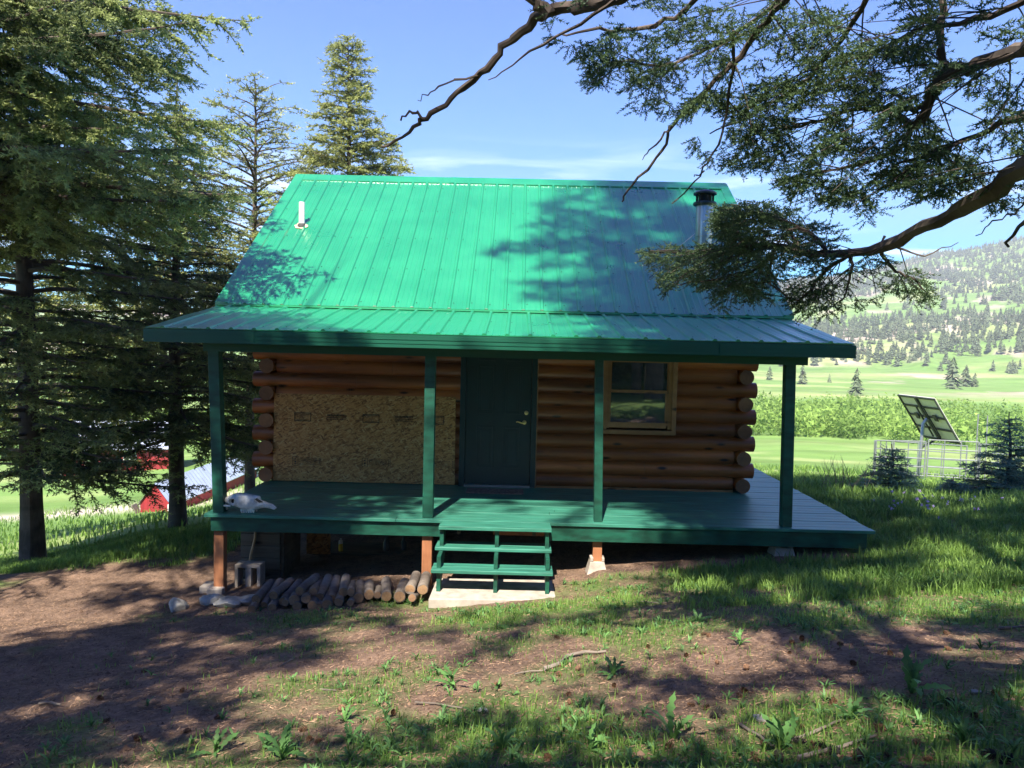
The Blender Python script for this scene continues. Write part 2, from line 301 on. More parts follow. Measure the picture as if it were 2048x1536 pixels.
def build_ground():
    nth = 900; th = np.linspace(-math.pi, math.pi, nth, endpoint=False)
    # finer in front
    th = np.sort(np.concatenate([np.linspace(-R(42), R(42), 620), np.linspace(R(42), 2 * math.pi - R(42), 140)[1:-1] ])); nth = len(th)
    rr = np.concatenate([[.25, .8, 1.3], np.geomspace(1.8, 30, 230), np.geomspace(30.5, 9000, 240)])
    T, Q = np.meshgrid(th, rr); X = Q * np.sin(T); Y = Q * np.cos(T); Z = hgt(X, Y)
    r = Q; detail = (fbm(X * 6, Y * 6, 61, 3) - .5) * .030 * (1 - sst(12, 25, r)) * (1 - .6 * grassd(X, Y)); Z = Z + detail
    Z = Z + (fbm(X * .06, Y * .06, 71, 3) - .5) * 10 * np.clip(forest(X, Y), 0, 1) * sst(420, 520, r)
    g = grassd(X, Y); g = np.where(r > 18, 1, g)
    dry = fbm(X * .11, Y * .11, 81, 4) * (1 - sst(40, 90, r)) * sst(13, 18, r) + fbm(X * .010, Y * .022, 83, 4) * sst(40, 90, r)
    fo = forest(X, Y); rk = sst(.56, .66, fbm(X * .02, Y * .02, 91, 4)) * sst(.1, .6, fo)
    rk = np.maximum(rk, sst(.66, .72, fbm(X * .02 + 5, Y * .03, 93, 4)) * sst(200, 300, r) * .8)
    road = np.exp(-((Y - (33 + .12 * (X + 17))) / 2.2) ** 2) * sst(-11, -14, X); road = np.maximum(road, 0)
    drive = np.exp(-((Y - (10.9 + .0 * X) - .25 * np.sin(X)) / 1.0) ** 2) * 0
    cols = np.stack([g, dry, np.clip(rk, 0, 1), road], -1).reshape(-1, 4)
    V = np.stack([X, Y, Z], -1).reshape(-1, 3); n = len(rr)
    i = np.arange(n - 1)[:, None] * nth; j = np.arange(nth)[None, :]; j2 = (j + 1) % nth
    F = np.stack([i + j, i + j2, i + nth + j2, i + nth + j], -1).reshape(-1, 4)[:, ::-1]
    # centre cap
    V = np.vstack([V, [[0, 0, float(hgt(0., 0.))]]]); cols = np.vstack([cols, [[.3, 0, 0, 0]]])
    o = add_mesh('ground', V, np.ascontiguousarray(F), None, None, True, cols=cols)
    m, t, p = mat('ground_soil_and_meadow', (.1, .06, .04), .95, spec=.2)
    a = t.nodes.new('ShaderNodeAttribute'); a.attribute_name = 'zone'; sp = t.nodes.new('ShaderNodeSeparateColor'); t.links.new(a.outputs['Color'], sp.inputs[0])
    v = coords(t); n1 = tnoise(t, v, 34, 8, .7, .4); n2 = tnoise(t, v, 2.2, 5); n3 = tnoise(t, v, 140, 3, .6)
    soil = ramp(t, n1, [(.28, (.050, .033, .024)), (.5, (.18, .115, .080)), (.72, (.42, .29, .205))]).outputs[0]
    soil = mixc(t, .5, soil, ramp(t, n2, [(.35, (.09, .062, .05)), (.65, (.31, .20, .14))]).outputs[0])
    soil = mixc(t, 1.0, soil, ramp(t, tnoise(t, v, 6.5, 7, .7, .3), [(.3, (.45, .43, .42)), (.52, (1, 1, 1)), (.75, (1.25, 1.22, 1.2))]).outputs[0], 'MULTIPLY')
    gg = ramp(t, tnoise(t, v, 11, 6, .7), [(.3, (.05, .11, .025)), (.7, (.16, .26, .06))]).outputs[0]
    vm = coords(t, (.05, .05, .05)); lush = ramp(t, tnoise(t, vm, 1.0, 8, .7), [(.3, (.115, .225, .045)), (.7, (.20, .31, .085))]).outputs[0]
    dryc = ramp(t, tnoise(t, vm, 8, 6, .7), [(.3, (.28, .34, .12)), (.7, (.46, .46, .21))]).outputs[0]
    dm = ramp(t, sp.outputs[1], [(.5, (0, 0, 0)), (.78, (1, 1, 1))]).outputs[0]; mead = mixc(t, dm, lush, dryc); mead = mixc(t, .8, mead, ramp(t, tnoise(t, coords(t, (.012, .05, .05)), 2.5, 9, .72, .6), [(.32, (.52, .50, .42)), (.55, (1, 1, 1)), (.75, (1.2, 1.12, .95))]).outputs[0], 'MULTIPLY')
    # distance class by world radius
    geo = t.nodes.new('ShaderNodeNewGeometry'); ln = t.nodes.new('ShaderNodeVectorMath'); ln.operation = 'LENGTH'; t.links.new(geo.outputs['Position'], ln.inputs[0])
    fd = nd(t, 'ShaderNodeMapRange'); fd.inputs['From Min'].default_value = 13; fd.inputs['From Max'].default_value = 17; t.links.new(ln.outputs['Value'], fd.inputs[0])
    gcol = mixc(t, fd.outputs[0], gg, mead); c = mixc(t, sp.outputs[0], soil, gcol)
    rock = ramp(t, tnoise(t, coords(t, (.08, .08, .08)), 1.5, 6, .7), [(.3, (.26, .19, .15)), (.7, (.52, .42, .36))]).outputs[0]
    c = mixc(t, sp.outputs[2], c, rock); c = mixc(t, a.outputs['Alpha'], c, (.55, .46, .38))
    t.links.new(c, p.inputs['Base Color'])
    mb = t.nodes.new('ShaderNodeMath'); mb.operation = 'ADD'; t.links.new(n1, mb.inputs[0]); t.links.new(n3, mb.inputs[1]); bump(t, p, mb.outputs[0], .8, .02)
    o.data.materials.append(m); tag(o, None, None, kind='structure'); return o
ground = build_ground()

M['logy'] = wood('stained_side_log', (.085, .021, .006), (.285, .080, .016), (.46, .150, .030), .42, (12, 1, 12), coat=.15)
# ------------------------------------------------------------------ the cabin
cabin = thing('log_cabin', 'small brown log cabin with green metal roof and a green covered porch', 'cabin', (0, 10.5, -.6))
def logseg(mb, a, b, r, axis='x', c=(0, 0)):
    n = max(2, int(abs(b - a) / .35)); pts = []; ra = []
    for i in range(n + 1):
        q = a + (b - a) * i / n; wv = math.sin(q * 1.3 + c[0] * 9 + c[1] * 31) * .004
        pts.append((q, c[0] + wv, c[1] + wv * .6) if axis == 'x' else (c[0] + wv, q, c[1] + wv * .6)); ra.append(r * (1 + .02 * math.sin(q * 2.1 + c[1] * 17)))
    mb.tube(pts, ra, 18)
fw = MB(); HS = .193; fe = MB()
openings = [(-.80, .30, -1, 2.08), (1.24, 2.24, .84, 1.90)]
for i in range(13):
    z = .10 + HS * i; odd = i % 2; x0, x1 = (-3.76, 3.40) if odd else (-3.42, 3.11)
    if i in (0,): z0 = z
    segs = [(x0, x1)]
    for ox0, ox1, oz0, oz1 in openings:
        if oz0 < z < oz1: segs = [s_ for a, b in segs for s_ in ((a, min(b, ox0)), (max(a, ox1), b)) if s_[1] - s_[0] > .05]
    for a, b in segs:
        if b - a > 2.2 and random.random() < .7:
            j = a + (b - a) * random.uniform(.35, .65); logseg(fw, a, j - .002, .111, 'x', (10.6, z)); logseg(fw, j + .002, b, .111, 'x', (10.6, z))
        else: logseg(fw, a, b, .111, 'x', (10.6, z))
fw.box(-3.4, -.8, 10.56, 10.66, .0, 2.4); fw.box(.3, 1.24, 10.56, 10.66, 0, 2.4); fw.box(2.24, 3.1, 10.56, 10.66, 0, 2.4); fw.box(1.24, 2.24, 10.56, 10.66, 0, .84); fw.box(1.24, 2.24, 10.56, 10.66, 1.9, 2.4)
def endgrain(o_):
    o_.data.materials.append(M['logend'])
    for p_ in o_.data.polygons:
        if len(p_.vertices) > 4: p_.material_index = 1
endgrain(fw.build('front_wall', M['log'], cabin, True))
for nm, xc in (('side_wall', -3.54), ('side_wall', 3.22)):
    sw = MB()
    for i in range(13):
        z = .10 + HS * i; odd = i % 2; logseg(sw, 10.72 if odd else 10.41, 16.9 if odd else 17.1, .104, 'y', (xc, z))
    for i in range(12):      # gable logs narrow to the ridge
        z = .10 + HS * (13 + i); dy = max(0, (5.0 - z - .15) / .70); 
        if dy > .3: logseg(sw, 13.75 - dy, 13.75 + dy, .109, 'y', (xc, z))
    endgrain(sw.build(nm, M['logy'], cabin, True))
bw = MB()
for i in range(13): logseg(bw, -3.6, 3.3, .109, 'x', (16.9, .10 + HS * i))
bw.build('back_wall', M['log'], cabin, True)
MB().box(-3.5, 3.2, 10.47, 17.0, -.022, -.004).build('floor', M['plank'], cabin)
MB().box(.32, 3.1, 10.475, 10.488, .0, .028).box(-.83, 3.0, 10.492, 10.5, -.004, .0).build('base_trim', M['trimwood'], cabin)
# OSB sheet with faded stamps
ob = MB().add([(-3.45, 10.462, .012), (-.855, 10.462, .012), (-.865, 10.47, 1.262), (-3.44, 10.47, 1.255), (-3.45, 10.476, .012), (-.855, 10.476, .012), (-.865, 10.484, 1.262), (-3.44, 10.484, 1.255)], [(0, 1, 2, 3), (7, 6, 5, 4), (0, 4, 5, 1), (1, 5, 6, 2), (2, 6, 7, 3), (3, 7, 4, 0)])
osb = ob.build('board_panel', M['osb'], cabin); osb['label'] = 'bare wood-flake board with stamped marks covering the left front window'
def stamp(cx, cz, kind):
    b = MB(); y = 10.4655; Y0 = y - .0065; Y1 = y - .0045
    rc = lambda x0, x1, z0, z1: b.box(cx + x0, cx + x1, Y0, Y1, cz + z0, cz + z1)
    if kind == 'frame':
        for dx in (0,):
            rc(-.118, .118, .052, .061); rc(-.118, .118, -.061, -.052); rc(-.118, -.109, -.052, .052); rc(.109, .118, -.052, .052)
        rc(-.095, .095, .036, .042); rc(-.105, -.085, .040, .046)
        for z_, w_ in ((.015, .03), (.0, .02), (-.015, .035), (-.035, .06)):
            x_ = -w_
            while x_ < w_: l = random.uniform(.006, .016); rc(x_, x_ + l, z_, z_ + .003); x_ += l + .005
        x_ = -.08
        while x_ < .09: l = random.uniform(.004, .012); rc(x_, x_ + l, -.048 + random.uniform(0, .006), -.040); x_ += l + .004
    elif kind == 'text':
        for row, (z_, hh) in enumerate(((.018, .032), (-.008, .018), (-.034, .020))):
            x_ = -.14 + random.uniform(0, .02)
            while x_ < .13:
                l = random.uniform(.004, .009); a = random.uniform(0, .010); rc(x_, x_ + l * 1.0, z_ + a * .3, z_ + hh - a)
                if random.random() < .5: rc(x_ + l * .6, x_ + l * 1.4, z_ + hh * random.uniform(.1, .8), z_ + hh * .9)
                x_ += l * 2.0
    else:
        rc(-.21, -.205, -.065, .065); rc(-.205, -.135, .06, .065); rc(-.205, -.135, -.065, -.06); rc(-.135, -.13, -.065, .065); rc(-.18, -.16, .02, .035); rc(-.18, -.16, -.02, -.0); rc(-.18, -.16, -.045, -.035)
        for row in range(6):
            z_ = -.05 + row * .018; x_ = -.11
            while x_ < .13: l = random.uniform(.004, .012); rc(x_, x_ + l, z_, z_ + .009 * random.random() + .002); x_ += l + random.uniform(.003, .008)
        rc(.19, .195, -.06, .06)
        for z_ in (.04, .02, .0, -.02, -.04): rc(.165, .18, z_, z_ + .01)
    b.build('stamp_mark', M['ink'], osb)
for x_, k_ in ((-3.03, 'frame'), (-2.55, 'text'), (-2.06, 'frame'), (-1.6, 'text'), (-1.14, 'frame')): stamp(x_, .93, k_)
for x_, k_ in ((-2.96, 'bar'), (-1.97, 'bar'), (-1.06, 'bar')): stamp(x_, .30, k_)
# door
dr = MB().box(-.715, .205, 10.462, 10.50, .035, 2.05)
door = dr.build('door', M['door'], cabin, bevel=.003)
for (x0, x1, z0, z1) in ((-.53, -.335, 1.07, 1.70), (-.155, .045, 1.07, 1.70), (-.53, -.335, .30, .84), (-.155, .045, .30, .84), (-.53, -.335, 1.82, 1.98), (-.155, .045, 1.82, 1.98)):
    q = MB(); e = .028
    for k, (y0) in enumerate((10.452,)):
        q.box(x0 - e, x0, 10.454, 10.462, z0 - e, z1 + e); q.box(x1, x1 + e, 10.454, 10.462, z0 - e, z1 + e); q.box(x0, x1, 10.454, 10.462, z0 - e, z0); q.box(x0, x1, 10.454, 10.462, z1, z1 + e)
    q.box(x0 + .03, x1 - .03, 10.453, 10.462, z0 + .03, z1 - .03)
    q.build('door_panel', M['door'], door, bevel=.004)
q = MB(); q.lathe((0, 0, 0), [(.001, 0), (.03, .002), (.03, .012), (.014, .016), (.014, .045), (.001, .046)], 18)
q.v = [(v[0] + .115, 10.462 - v[2], v[1] + .93) for v in q.v]
q.tube([(.115, 10.42, .93), (.09, 10.415, .922), (.055, 10.415, .93), (.02, 10.415, .942), (.0, 10.418, .936)], [.010, .010, .009, .008, .006], 8); q.build('door_handle', M['brass'], door, True)
q = MB(); q.lathe((0, 0, 0), [(.001, 0), (.03, .001), (.028, .012), (.012, .018), (.001, .019)], 18); q.v = [(v[0] + .14, 10.462 - v[2], v[1] + 1.065) for v in q.v]; q.build('deadbolt', M['brass'], door, True)
q = MB().box(-.80, -.72, 10.44, 10.56, 0, 2.1).box(.21, .285, 10.44, 10.56, 0, 2.1).box(-.80, .285, 10.44, 10.56, 2.1, 2.17); q.build('door_frame', M['door'], cabin, bevel=.004)
MB().box(.288, .300, 10.445, 10.56, 0, 2.1).build('door_casing_edge', M['trimwood'], cabin)
MB().box(-.72, .21, 10.40, 10.5, .0, .030).build('threshold', M['alu'], cabin, bevel=.003)
# window
wt = MB().box(1.215, 1.275, 10.445, 10.5, .86, 1.92).box(2.19, 2.255, 10.445, 10.5, .86, 1.92).box(1.275, 2.19, 10.445, 10.5, 1.86, 1.92).box(1.20, 2.25, 10.425, 10.5, .80, .86)
win = wt.build('window', M['trimwood'], cabin, bevel=.004)
MB().box(1.277, 1.315, 10.462, 10.51, .88, 1.858).box(2.14, 2.188, 10.462, 10.51, .88, 1.858).box(1.315, 2.14, 10.462, 10.51, 1.815, 1.858).build('window_frame', M['trimwood'], win, bevel=.003)
MB().box(1.316, 1.335, 10.485, 10.51, 1.40, 1.814).box(2.12, 2.139, 10.485, 10.51, 1.40, 1.814).box(1.335, 2.12, 10.480, 10.51, 1.385, 1.425).build('upper_sash', M['trimwood'], win)
MB().box(1.316, 1.33, 10.470, 10.495, .93, 1.384).box(2.10, 2.139, 10.470, 10.495, .93, 1.384).box(1.316, 2.12, 10.466, 10.495, .89, .965).build('lower_sash', M['trimwood'], win)
MB().add([(1.335, 10.498, 1.425), (2.12, 10.498, 1.425), (2.12, 10.499, 1.815), (1.335, 10.499, 1.815)], [(0, 1, 2, 3)]).box(1.335, 2.12, 10.503, 10.52, 1.425, 1.815).build('pane', M['glass'], win)
MB().add([(1.33, 10.484, .965), (2.10, 10.484, .965), (2.10, 10.487, 1.384), (1.33, 10.487, 1.384)], [(0, 1, 2, 3)]).box(1.33, 2.10, 10.4885, 10.50, .965, 1.384).build('pane', M['glass'], win)
# roofs
def ribbed(name, x0, x1, lo, hi, mat_, sp=.2525, nseg=6, phase=.12, parent=cabin):
    prof = [(x0, 0)]; x = x0 + phase
    while x < x1 - .03:
        prof += [(x - .028, 0), (x - .013, .020), (x + .013, .020), (x + .028, 0)]
        for k in (1, 2):
            c = x + sp * k / 3
            if c < x1 - .05: prof += [(c - .012, 0), (c, .0035), (c + .012, 0)]
        x += sp
    prof.append((x1, 0)); lo = np.array(lo); hi = np.array(hi); d = hi - lo; nrm = np.array([-d[1], d[0]]) / np.hypot(*d); 
    if nrm[1] < 0: nrm = -nrm
    V = []; m_ = len(prof)
    for i in range(nseg + 1):
        b = lo + d * i / nseg
        for (x, h) in prof: wv = .0035 * math.sin(x * 2.3 + i * 1.7); V.append((x, b[0] + nrm[0] * (h + wv), b[1] + nrm[1] * (h + wv)))
    k = len(V)
    for (b) in (lo, hi):
        for (x, h) in prof: V.append((x, b[0] - nrm[0] * .012, b[1] - nrm[1] * .012))
    F = [(i * m_ + j, i * m_ + j + 1, (i + 1) * m_ + j + 1, (i + 1) * m_ + j) for i in range(nseg) for j in range(m_ - 1)]
    F += [(k + j, k + j + 1, j + 1, j) for j in range(m_ - 1)]
    return add_mesh(name, V, F, mat_, parent), prof, nrm
RE = (10.10, 2.492); RT = (13.70, 5.010)
roof, prof, nrm = ribbed('roof', -4.10, 3.69, RE, RT, M['roof'])
ribbed('rear_roof', -4.10, 3.69, (17.40, 2.48), (13.74, 5.010), M['roof'])
proof, prof2, nrm2 = ribbed('porch_roof', -4.10, 3.67, (8.135, 2.125), (10.13, 2.462), M['roof'], phase=.19)
MB().add([(-4.0, 10.12, 2.43), (3.6, 10.12, 2.43), (3.6, 13.7, 4.95), (-4.0, 13.7, 4.95), (-4.0, 10.2, 2.35), (3.6, 10.2, 2.35), (3.6, 13.7, 4.85), (-4.0, 13.7, 4.85)], [(0, 1, 2, 3), (7, 6, 5, 4), (0, 4, 5, 1), (1, 5, 6, 2), (3, 7, 4, 0)]).build('roof_deck', M['plank'], cabin)
MB().add([(-4.0, 17.3, 2.43), (3.6, 17.3, 2.43), (3.6, 13.72, 4.95), (-4.0, 13.72, 4.95), (-4.0, 17.2, 2.35), (3.6, 17.2, 2.35), (3.6, 13.72, 4.85), (-4.0, 13.72, 4.85)], [(3, 2, 1, 0), (4, 5, 6, 7), (1, 5, 4, 0), (2, 6, 5, 1), (0, 4, 7, 3)]).build('rear_roof_deck', M['plank'], cabin)
# ridge cap in overlapping lengths
rc_ = MB()
for a, b, e in ((-4.13, -1.2, 0), (-1.3, 1.35, .004), (1.28, 3.71, .008)):
    for sgn in (1, -1):
        y0 = 13.72; pz = 5.045 + e; dy = .20; dz = -.14
        rc_.add([(a, y0, pz), (b, y0, pz), (b, y0 - sgn * dy, pz + dz), (a, y0 - sgn * dy, pz + dz), (a, y0, pz - .004), (b, y0, pz - .004), (b, y0 - sgn * dy, pz + dz - .012), (a, y0 - sgn * dy, pz + dz - .012)], [(0, 1, 2, 3), (7, 6, 5, 4), (3, 2, 6, 7), (0, 3, 7, 4), (1, 5, 6, 2)])
rc_.box(-4.1, 3.69, 13.62, 13.82, 4.86, 4.95); rc_.build('ridge_cap', M['roof'], cabin)
for x0, x1 in ((-4.135, -3.99), (3.60, 3.725)):      # rake trim
    for (ya, za, yb, zb) in ((10.10, 2.492, 13.7, 5.010), (17.4, 2.48, 13.74, 5.01)):
        q = MB(); h = .018
        q.add([(x0, ya, za + h + .004), (x1, ya, za + h + .004), (x1, yb, zb + h + .004), (x0, yb, zb + h + .004), (x0, ya, za - .12), (x1, ya, za - .02), (x1, yb, zb - .02), (x0, yb, zb - .12)], [(0, 1, 2, 3), (0, 3, 7, 4), (0, 4, 5, 1), (2, 6, 7, 3), (1, 5, 6, 2)])
        q.build('rake_trim', M['roof'], cabin)
# screws
sc = MB()
def screw(x, base, n_, s_=.009):
    c = np.array([x, base[0] + n_[0] * .008, base[1] + n_[1] * .008]); t1 = np.array([1, 0, 0]); t2 = np.array([0, n_[1], -n_[0]])
    vs = [c + (t1 * math.cos(a) + t2 * math.sin(a)) * s_ for a in np.linspace(0, 2 * math.pi, 6, endpoint=False)]; vs.append(c + np.array([0, n_[0], n_[1]]) * .006)
    sc.add(vs, [(i, (i + 1) % 6, 6) for i in range(6)])
for k in range(31):
    x = -4.10 + .12 + .2525 * k + .05
    for f_ in (.03, .24, .46, .68, .9): screw(x + random.uniform(-.004, .004), np.array(RE) + (np.array(RT) - RE) * (f_ + random.uniform(-.004, .004)), nrm)
    for f_ in (.08, .5, .9): screw(x + .06, np.array((8.135, 2.125)) + np.array((1.995, .337)) * (f_ + random.uniform(-.02, .02)), nrm2, .008)
o = sc.build('roof_screws', M['black'], cabin); o['kind'] = 'stuff'
# transition flashing
q = MB()
q.beam((-4.1, 10.085, 2.470), (3.69, 10.085, 2.470), .05, .006, (0, -.2, 1)); q.box(-4.1, 3.69, 10.092, 10.098, 2.462, 2.488); q.build('transition_flashing', M['roof'], cabin)
# fascia of pressed metal
q = MB()
for (z0, z1, y) in ((1.965, 1.988, 8.118), (1.988, 2.008, 8.126), (2.008, 2.044, 8.120), (2.044, 2.052, 8.128), (2.052, 2.092, 8.119), (2.092, 2.108, 8.127)):
    q.box(-4.115, 3.685, y, 8.15, z0, z1)
q.build('fascia', M['trim'], cabin)
for x_ in (-2.9, .585, 2.2): MB().box(x_, x_ + .005, 8.112, 8.117, 1.966, 2.107).build('fascia_joint', M['trim'], cabin)
for x0, x1 in ((-4.112, -4.09), (3.66, 3.682)):
    MB().add([(x0, 8.152, 1.97), (x1, 8.152, 1.97), (x1, 10.15, 2.30), (x0, 10.15, 2.30), (x0, 8.152, 2.108), (x1, 8.152, 2.108), (x1, 10.13, 2.448), (x0, 10.13, 2.448)], [(0, 3, 2, 1), (4, 5, 6, 7), (0, 1, 5, 4), (1, 2, 6, 5), (2, 3, 7, 6), (3, 0, 4, 7)]).build('side_fascia', M['trim'], cabin)
MB().add([(-4.08, 8.155, 1.975), (3.655, 8.155, 1.975), (3.655, 10.45, 2.31), (-4.08, 10.45, 2.31), (-4.08, 8.155, 2.09), (3.655, 8.155, 2.09), (3.655, 10.45, 2.43), (-4.08, 10.45, 2.43)], [(0, 3, 2, 1), (4, 5, 6, 7), (0, 1, 5, 4), (1, 2, 6, 5), (2, 3, 7, 6), (3, 0, 4, 7)]).build('porch_ceiling', M['plank'], cabin)
MB().box(-3.6, 3.3, 8.46, 8.55, 1.87, 1.99).build('porch_beam', M['trim'], cabin)
# porch posts
for bx, tx, wd, sp_ in ((-3.425, -3.49, .125, -.87), (-1.0, -1.0, .12, -.70), (.975, .935, .095, -.55), (3.15, 3.115, .115, None)):
    zt = 1.90
    q = MB(); hw = wd / 2; y = 8.53; vs = []
    for (cx, z) in ((bx, 0), (tx, zt)):
        for i, j in ((-1, -1), (1, -1), (1, 1), (-1, 1)): vs.append((cx + i * hw, y + j * hw, z))
    q.add(vs, [(0, 3, 2, 1), (4, 5, 6, 7), (0, 1, 5, 4), (1, 2, 6, 5), (2, 3, 7, 6), (3, 0, 4, 7)]); q.build('porch_post', M['paint'], cabin, bevel=.006)
    if sp_: MB().box(bx - .06 if bx < 0 else bx - .05, bx + .055, 8.49, 8.6, sp_ - .12, -.05).build('foundation_post', M['cedar'], cabin, bevel=.005)
# deck
dk = MB(); y = 8.40; i = 0
while y < 16.6:
    x0 = -3.56 if y < 10.4 else 3.05; x1 = 4.13 + random.uniform(-.008, .008)
    zz = -.001 * (i % 3)
    if y < 10.4:
        cut = random.choice((-1.2, .4, 1.6, 2.4)) + random.uniform(-.3, .3); dk.box(x0 + random.uniform(-.004, .004), cut - .002, y, y + .136, -.036 + zz, zz); dk.box(cut + .002, x1, y, y + .136, -.036 + zz, zz)
    else: dk.box(x0, x1, y, y + .136, -.036 + zz, zz)
    y += .1425; i += 1
dk.box(-.815, .415, 8.255, 8.394, -.036, 0); dk.box(-.83, .42, 8.10, 8.249, -.036, .0015)
dk.build('deck', M['deckp'], cabin, bevel=.003)
rm = MB().box(-3.50, -.80, 8.44, 8.478, -.205, -.042).box(.42, 4.05, 8.425, 8.465, -.215, -.042); rm.build('rim_board', M['paint'], cabin, bevel=.004)
MB().box(4.012, 4.05, 8.467, 16.5, -.215, -.042).build('side_rim_board', M['paint'], cabin, bevel=.004)
MB().box(-3.50, -3.462, 8.48, 10.5, -.205, -.042).build('side_rim_board', M['paint'], cabin, bevel=.004)
jo = MB()
for k in range(17):
    x = -3.3 + k * .44
    jo.box(x, x + .04, 8.52, 10.4, -.19, -.042)
jo.box(-3.4, 3.1, 10.5, 16.8, -.26, -.042); jo.build('floor_joists', M['plank'], cabin)
MB().box(-.25, .43, 8.95, 9.0, -.30, -.045).build('joist_board', M['cedar'], cabin)
MB().box(-1.9, 3.1, 10.9, 10.95, -1.2, -.27).box(-2.6, 3.1, 16.5, 16.55, -2, -.27).box(3.05, 3.1, 10.95, 16.5, -1.2, -.27).build('dark_skirting', M['black'], cabin)  # black panels added so the space under the cabin stays dark
# steps
st = thing  # parts below belong to the cabin
for zt_, yf, yb, xa, xb in ((-.232, 8.10, 8.385, -.868, .425), (-.395, 7.80, 8.065, -.875, .432)):
    MB().box(xa, xb, yf, yf + (yb - yf) / 2 - .003, zt_ - .038, zt_).box(xa + .003, xb - .002, yf + (yb - yf) / 2 + .003, yb, zt_ - .038, zt_ - .001).build('tread', M['deckp'], cabin, bevel=.006)
for xs in (-.80, -.185, .375):
    q = MB(); x0, x1 = xs - .02, xs + .022
    pr = [(8.36, -.04), (8.14, -.04), (8.14, -.268), (7.86, -.268), (7.86, -.431), (7.90, -.66), (8.04, -.66), (8.42, -.30)]
    vs = [(x0, a, b) for a, b in pr] + [(x1, a, b) for a, b in pr]; n_ = len(pr)
    pr = [(8.15, -.04), (8.15, -.272), (7.865, -.272), (7.865, -.655), (7.96, -.655), (8.16, -.47), (8.28, -.44), (8.40, -.28), (8.42, -.04)]
    n_ = len(pr); vs = [(x0, a, b) for a, b in pr] + [(x1, a, b) for a, b in pr]
    fs = [tuple(range(n_)), tuple(range(2 * n_ - 1, n_ - 1, -1))] + [(i, i + n_, (i + 1) % n_ + n_, (i + 1) % n_) for i in range(n_)]
    # keep treads clear of the stringer: notch below each tread
    q.add(vs, fs); q.build('stringer', M['paint'], cabin)
# vent pipe and chimney
vp = MB().lathe((-3.53, 12.04, 3.80), [(.047, 0), (.047, .43), (.040, .43), (.040, .30)], 20).build('vent_pipe', M['pvc'], cabin, True)
MB().lathe((-3.53, 12.04, 3.84), [(.075, -.02), (.075, .0), (.06, .035), (.05, .05)], 20).build('pipe_collar', M['rubber'], vp, True)
q = MB(); vs = []; 
for k in range(18):
    a = k * 2 * math.pi / 18; r_ = .11 * random.uniform(.8, 1.25); yy = math.sin(a) * r_ * .8; vs.append((-3.53 + math.cos(a) * r_, 12.04 + yy, 2.492 + (12.04 + yy - 10.10) * .6994 + .012))
vs.append((-3.53, 12.04, 2.492 + 1.94 * .6994 + .05)); q.add(vs, [(k, (k + 1) % 18, 18) for k in range(18)]); q.build('sealant', M['seal'], vp, True)
ch = MB().lathe((2.70, 11.08, 3.05), [(.122, 0), (.122, .62), (.127, .625), (.127, .645), (.122, .65), (.122, 1.10), (.115, 1.12)], 28).build('chimney', M['steel'], cabin, True)
MB().lathe((2.70, 11.08, 4.13), [(.128, 0), (.165, .01), (.172, .03), (.165, .05), (.12, .06)], 28).build('chimney_flange', M['capm'], ch, True)
q = MB().lathe((2.70, 11.08, 4.19), [(.095, 0), (.095, .10)], 20)
for k in range(8): a = k * math.pi / 4; q.box(2.70 + .125 * math.cos(a) - .008, 2.70 + .125 * math.cos(a) + .008, 11.08 + .125 * math.sin(a) - .008, 11.08 + .125 * math.sin(a) + .008, 4.18, 4.30)
q.build('chimney_screen', M['black'], ch)
MB().lathe((2.70, 11.08, 4.285), [(.125, 0), (.168, .01), (.170, .03), (.13, .06), (.06, .078), (.01, .082)], 28).build('chimney_cap', M['capm'], ch, True)
q = MB().tube([(2.56, 11.0, 3.72), (2.3, 10.9, 3.5), (1.85, 10.75, 2.98)], .005, 6); q.build('chimney_stay', M['steel'], ch)
# ------------------------------------------------------------------ foliage generator
def shoot_template(nn, nl, nw, seed=0, flat=.5, taper=True):
    g = np.random.default_rng(seed); T = []
    for k in range(nn):
        t = (k + .5) / nn; a = k * 2.399 + g.uniform(-.3, .3); l = nl * g.uniform(.75, 1.15) * (1 - .45 * t if taper else 1)
        r = np.array([0, math.cos(a), math.sin(a) * flat]); r /= np.linalg.norm(r); f = .55 + .5 * t
        d = np.array([f, 0, 0]) + r; d /= np.linalg.norm(d); s = np.cross(d, g.normal(size=3)); s /= np.linalg.norm(s)
        b = np.array([t, 0, 0]); T.append([b - s * nw / 2, b + s * nw / 2, b + d * l])
    T.append([[0, -nw * .35, 0], [0, nw * .35, 0], [1.08, 0, 0]])
    return np.array(T).reshape(-1, 3)      # triangles, length unit = shoot length
def frames(d):
    d = d / np.linalg.norm(d, axis=1, keepdims=True); up = np.tile([0, 0, 1.], (len(d), 1)); up[np.abs(d[:, 2]) > .95] = [1, 0, 0]
    y = np.cross(up, d); y /= np.linalg.norm(y, axis=1, keepdims=True); return d, y, np.cross(d, y)
def instance(P, D, L, T, roll=None):
    d, y, z = frames(D)
    if roll is not None: c, s = np.cos(roll)[:, None], np.sin(roll)[:, None]; y, z = y * c + z * s, -y * s + z * c
    V = P[:, None, :] + L[:, None, None] * (T[None, :, 0:1] * d[:, None, :] + T[None, :, 1:2] * y[:, None, :] + T[None, :, 2:3] * z[:, None, :])
    return V.reshape(-1, 3)
def foliage_mesh(name, P, D, L, T, mat_, parent, seed=0, rv=None):
    g = np.random.default_rng(seed); n = len(P); roll = g.uniform(-.5, .5, n); V = instance(P, D, L, T, roll); k = len(T)
    r = g.uniform(0, 1, n) if rv is None else np.clip(rv + g.uniform(-.22, .22, n), 0, 1)
    F = np.arange(n * k, dtype=np.int32).reshape(-1, 3); return add_mesh(name, V, F, mat_, parent, False, rnd=np.repeat(r, k))
def unit(v): return v / np.maximum(1e-9, np.linalg.norm(v, axis=-1, keepdims=True))
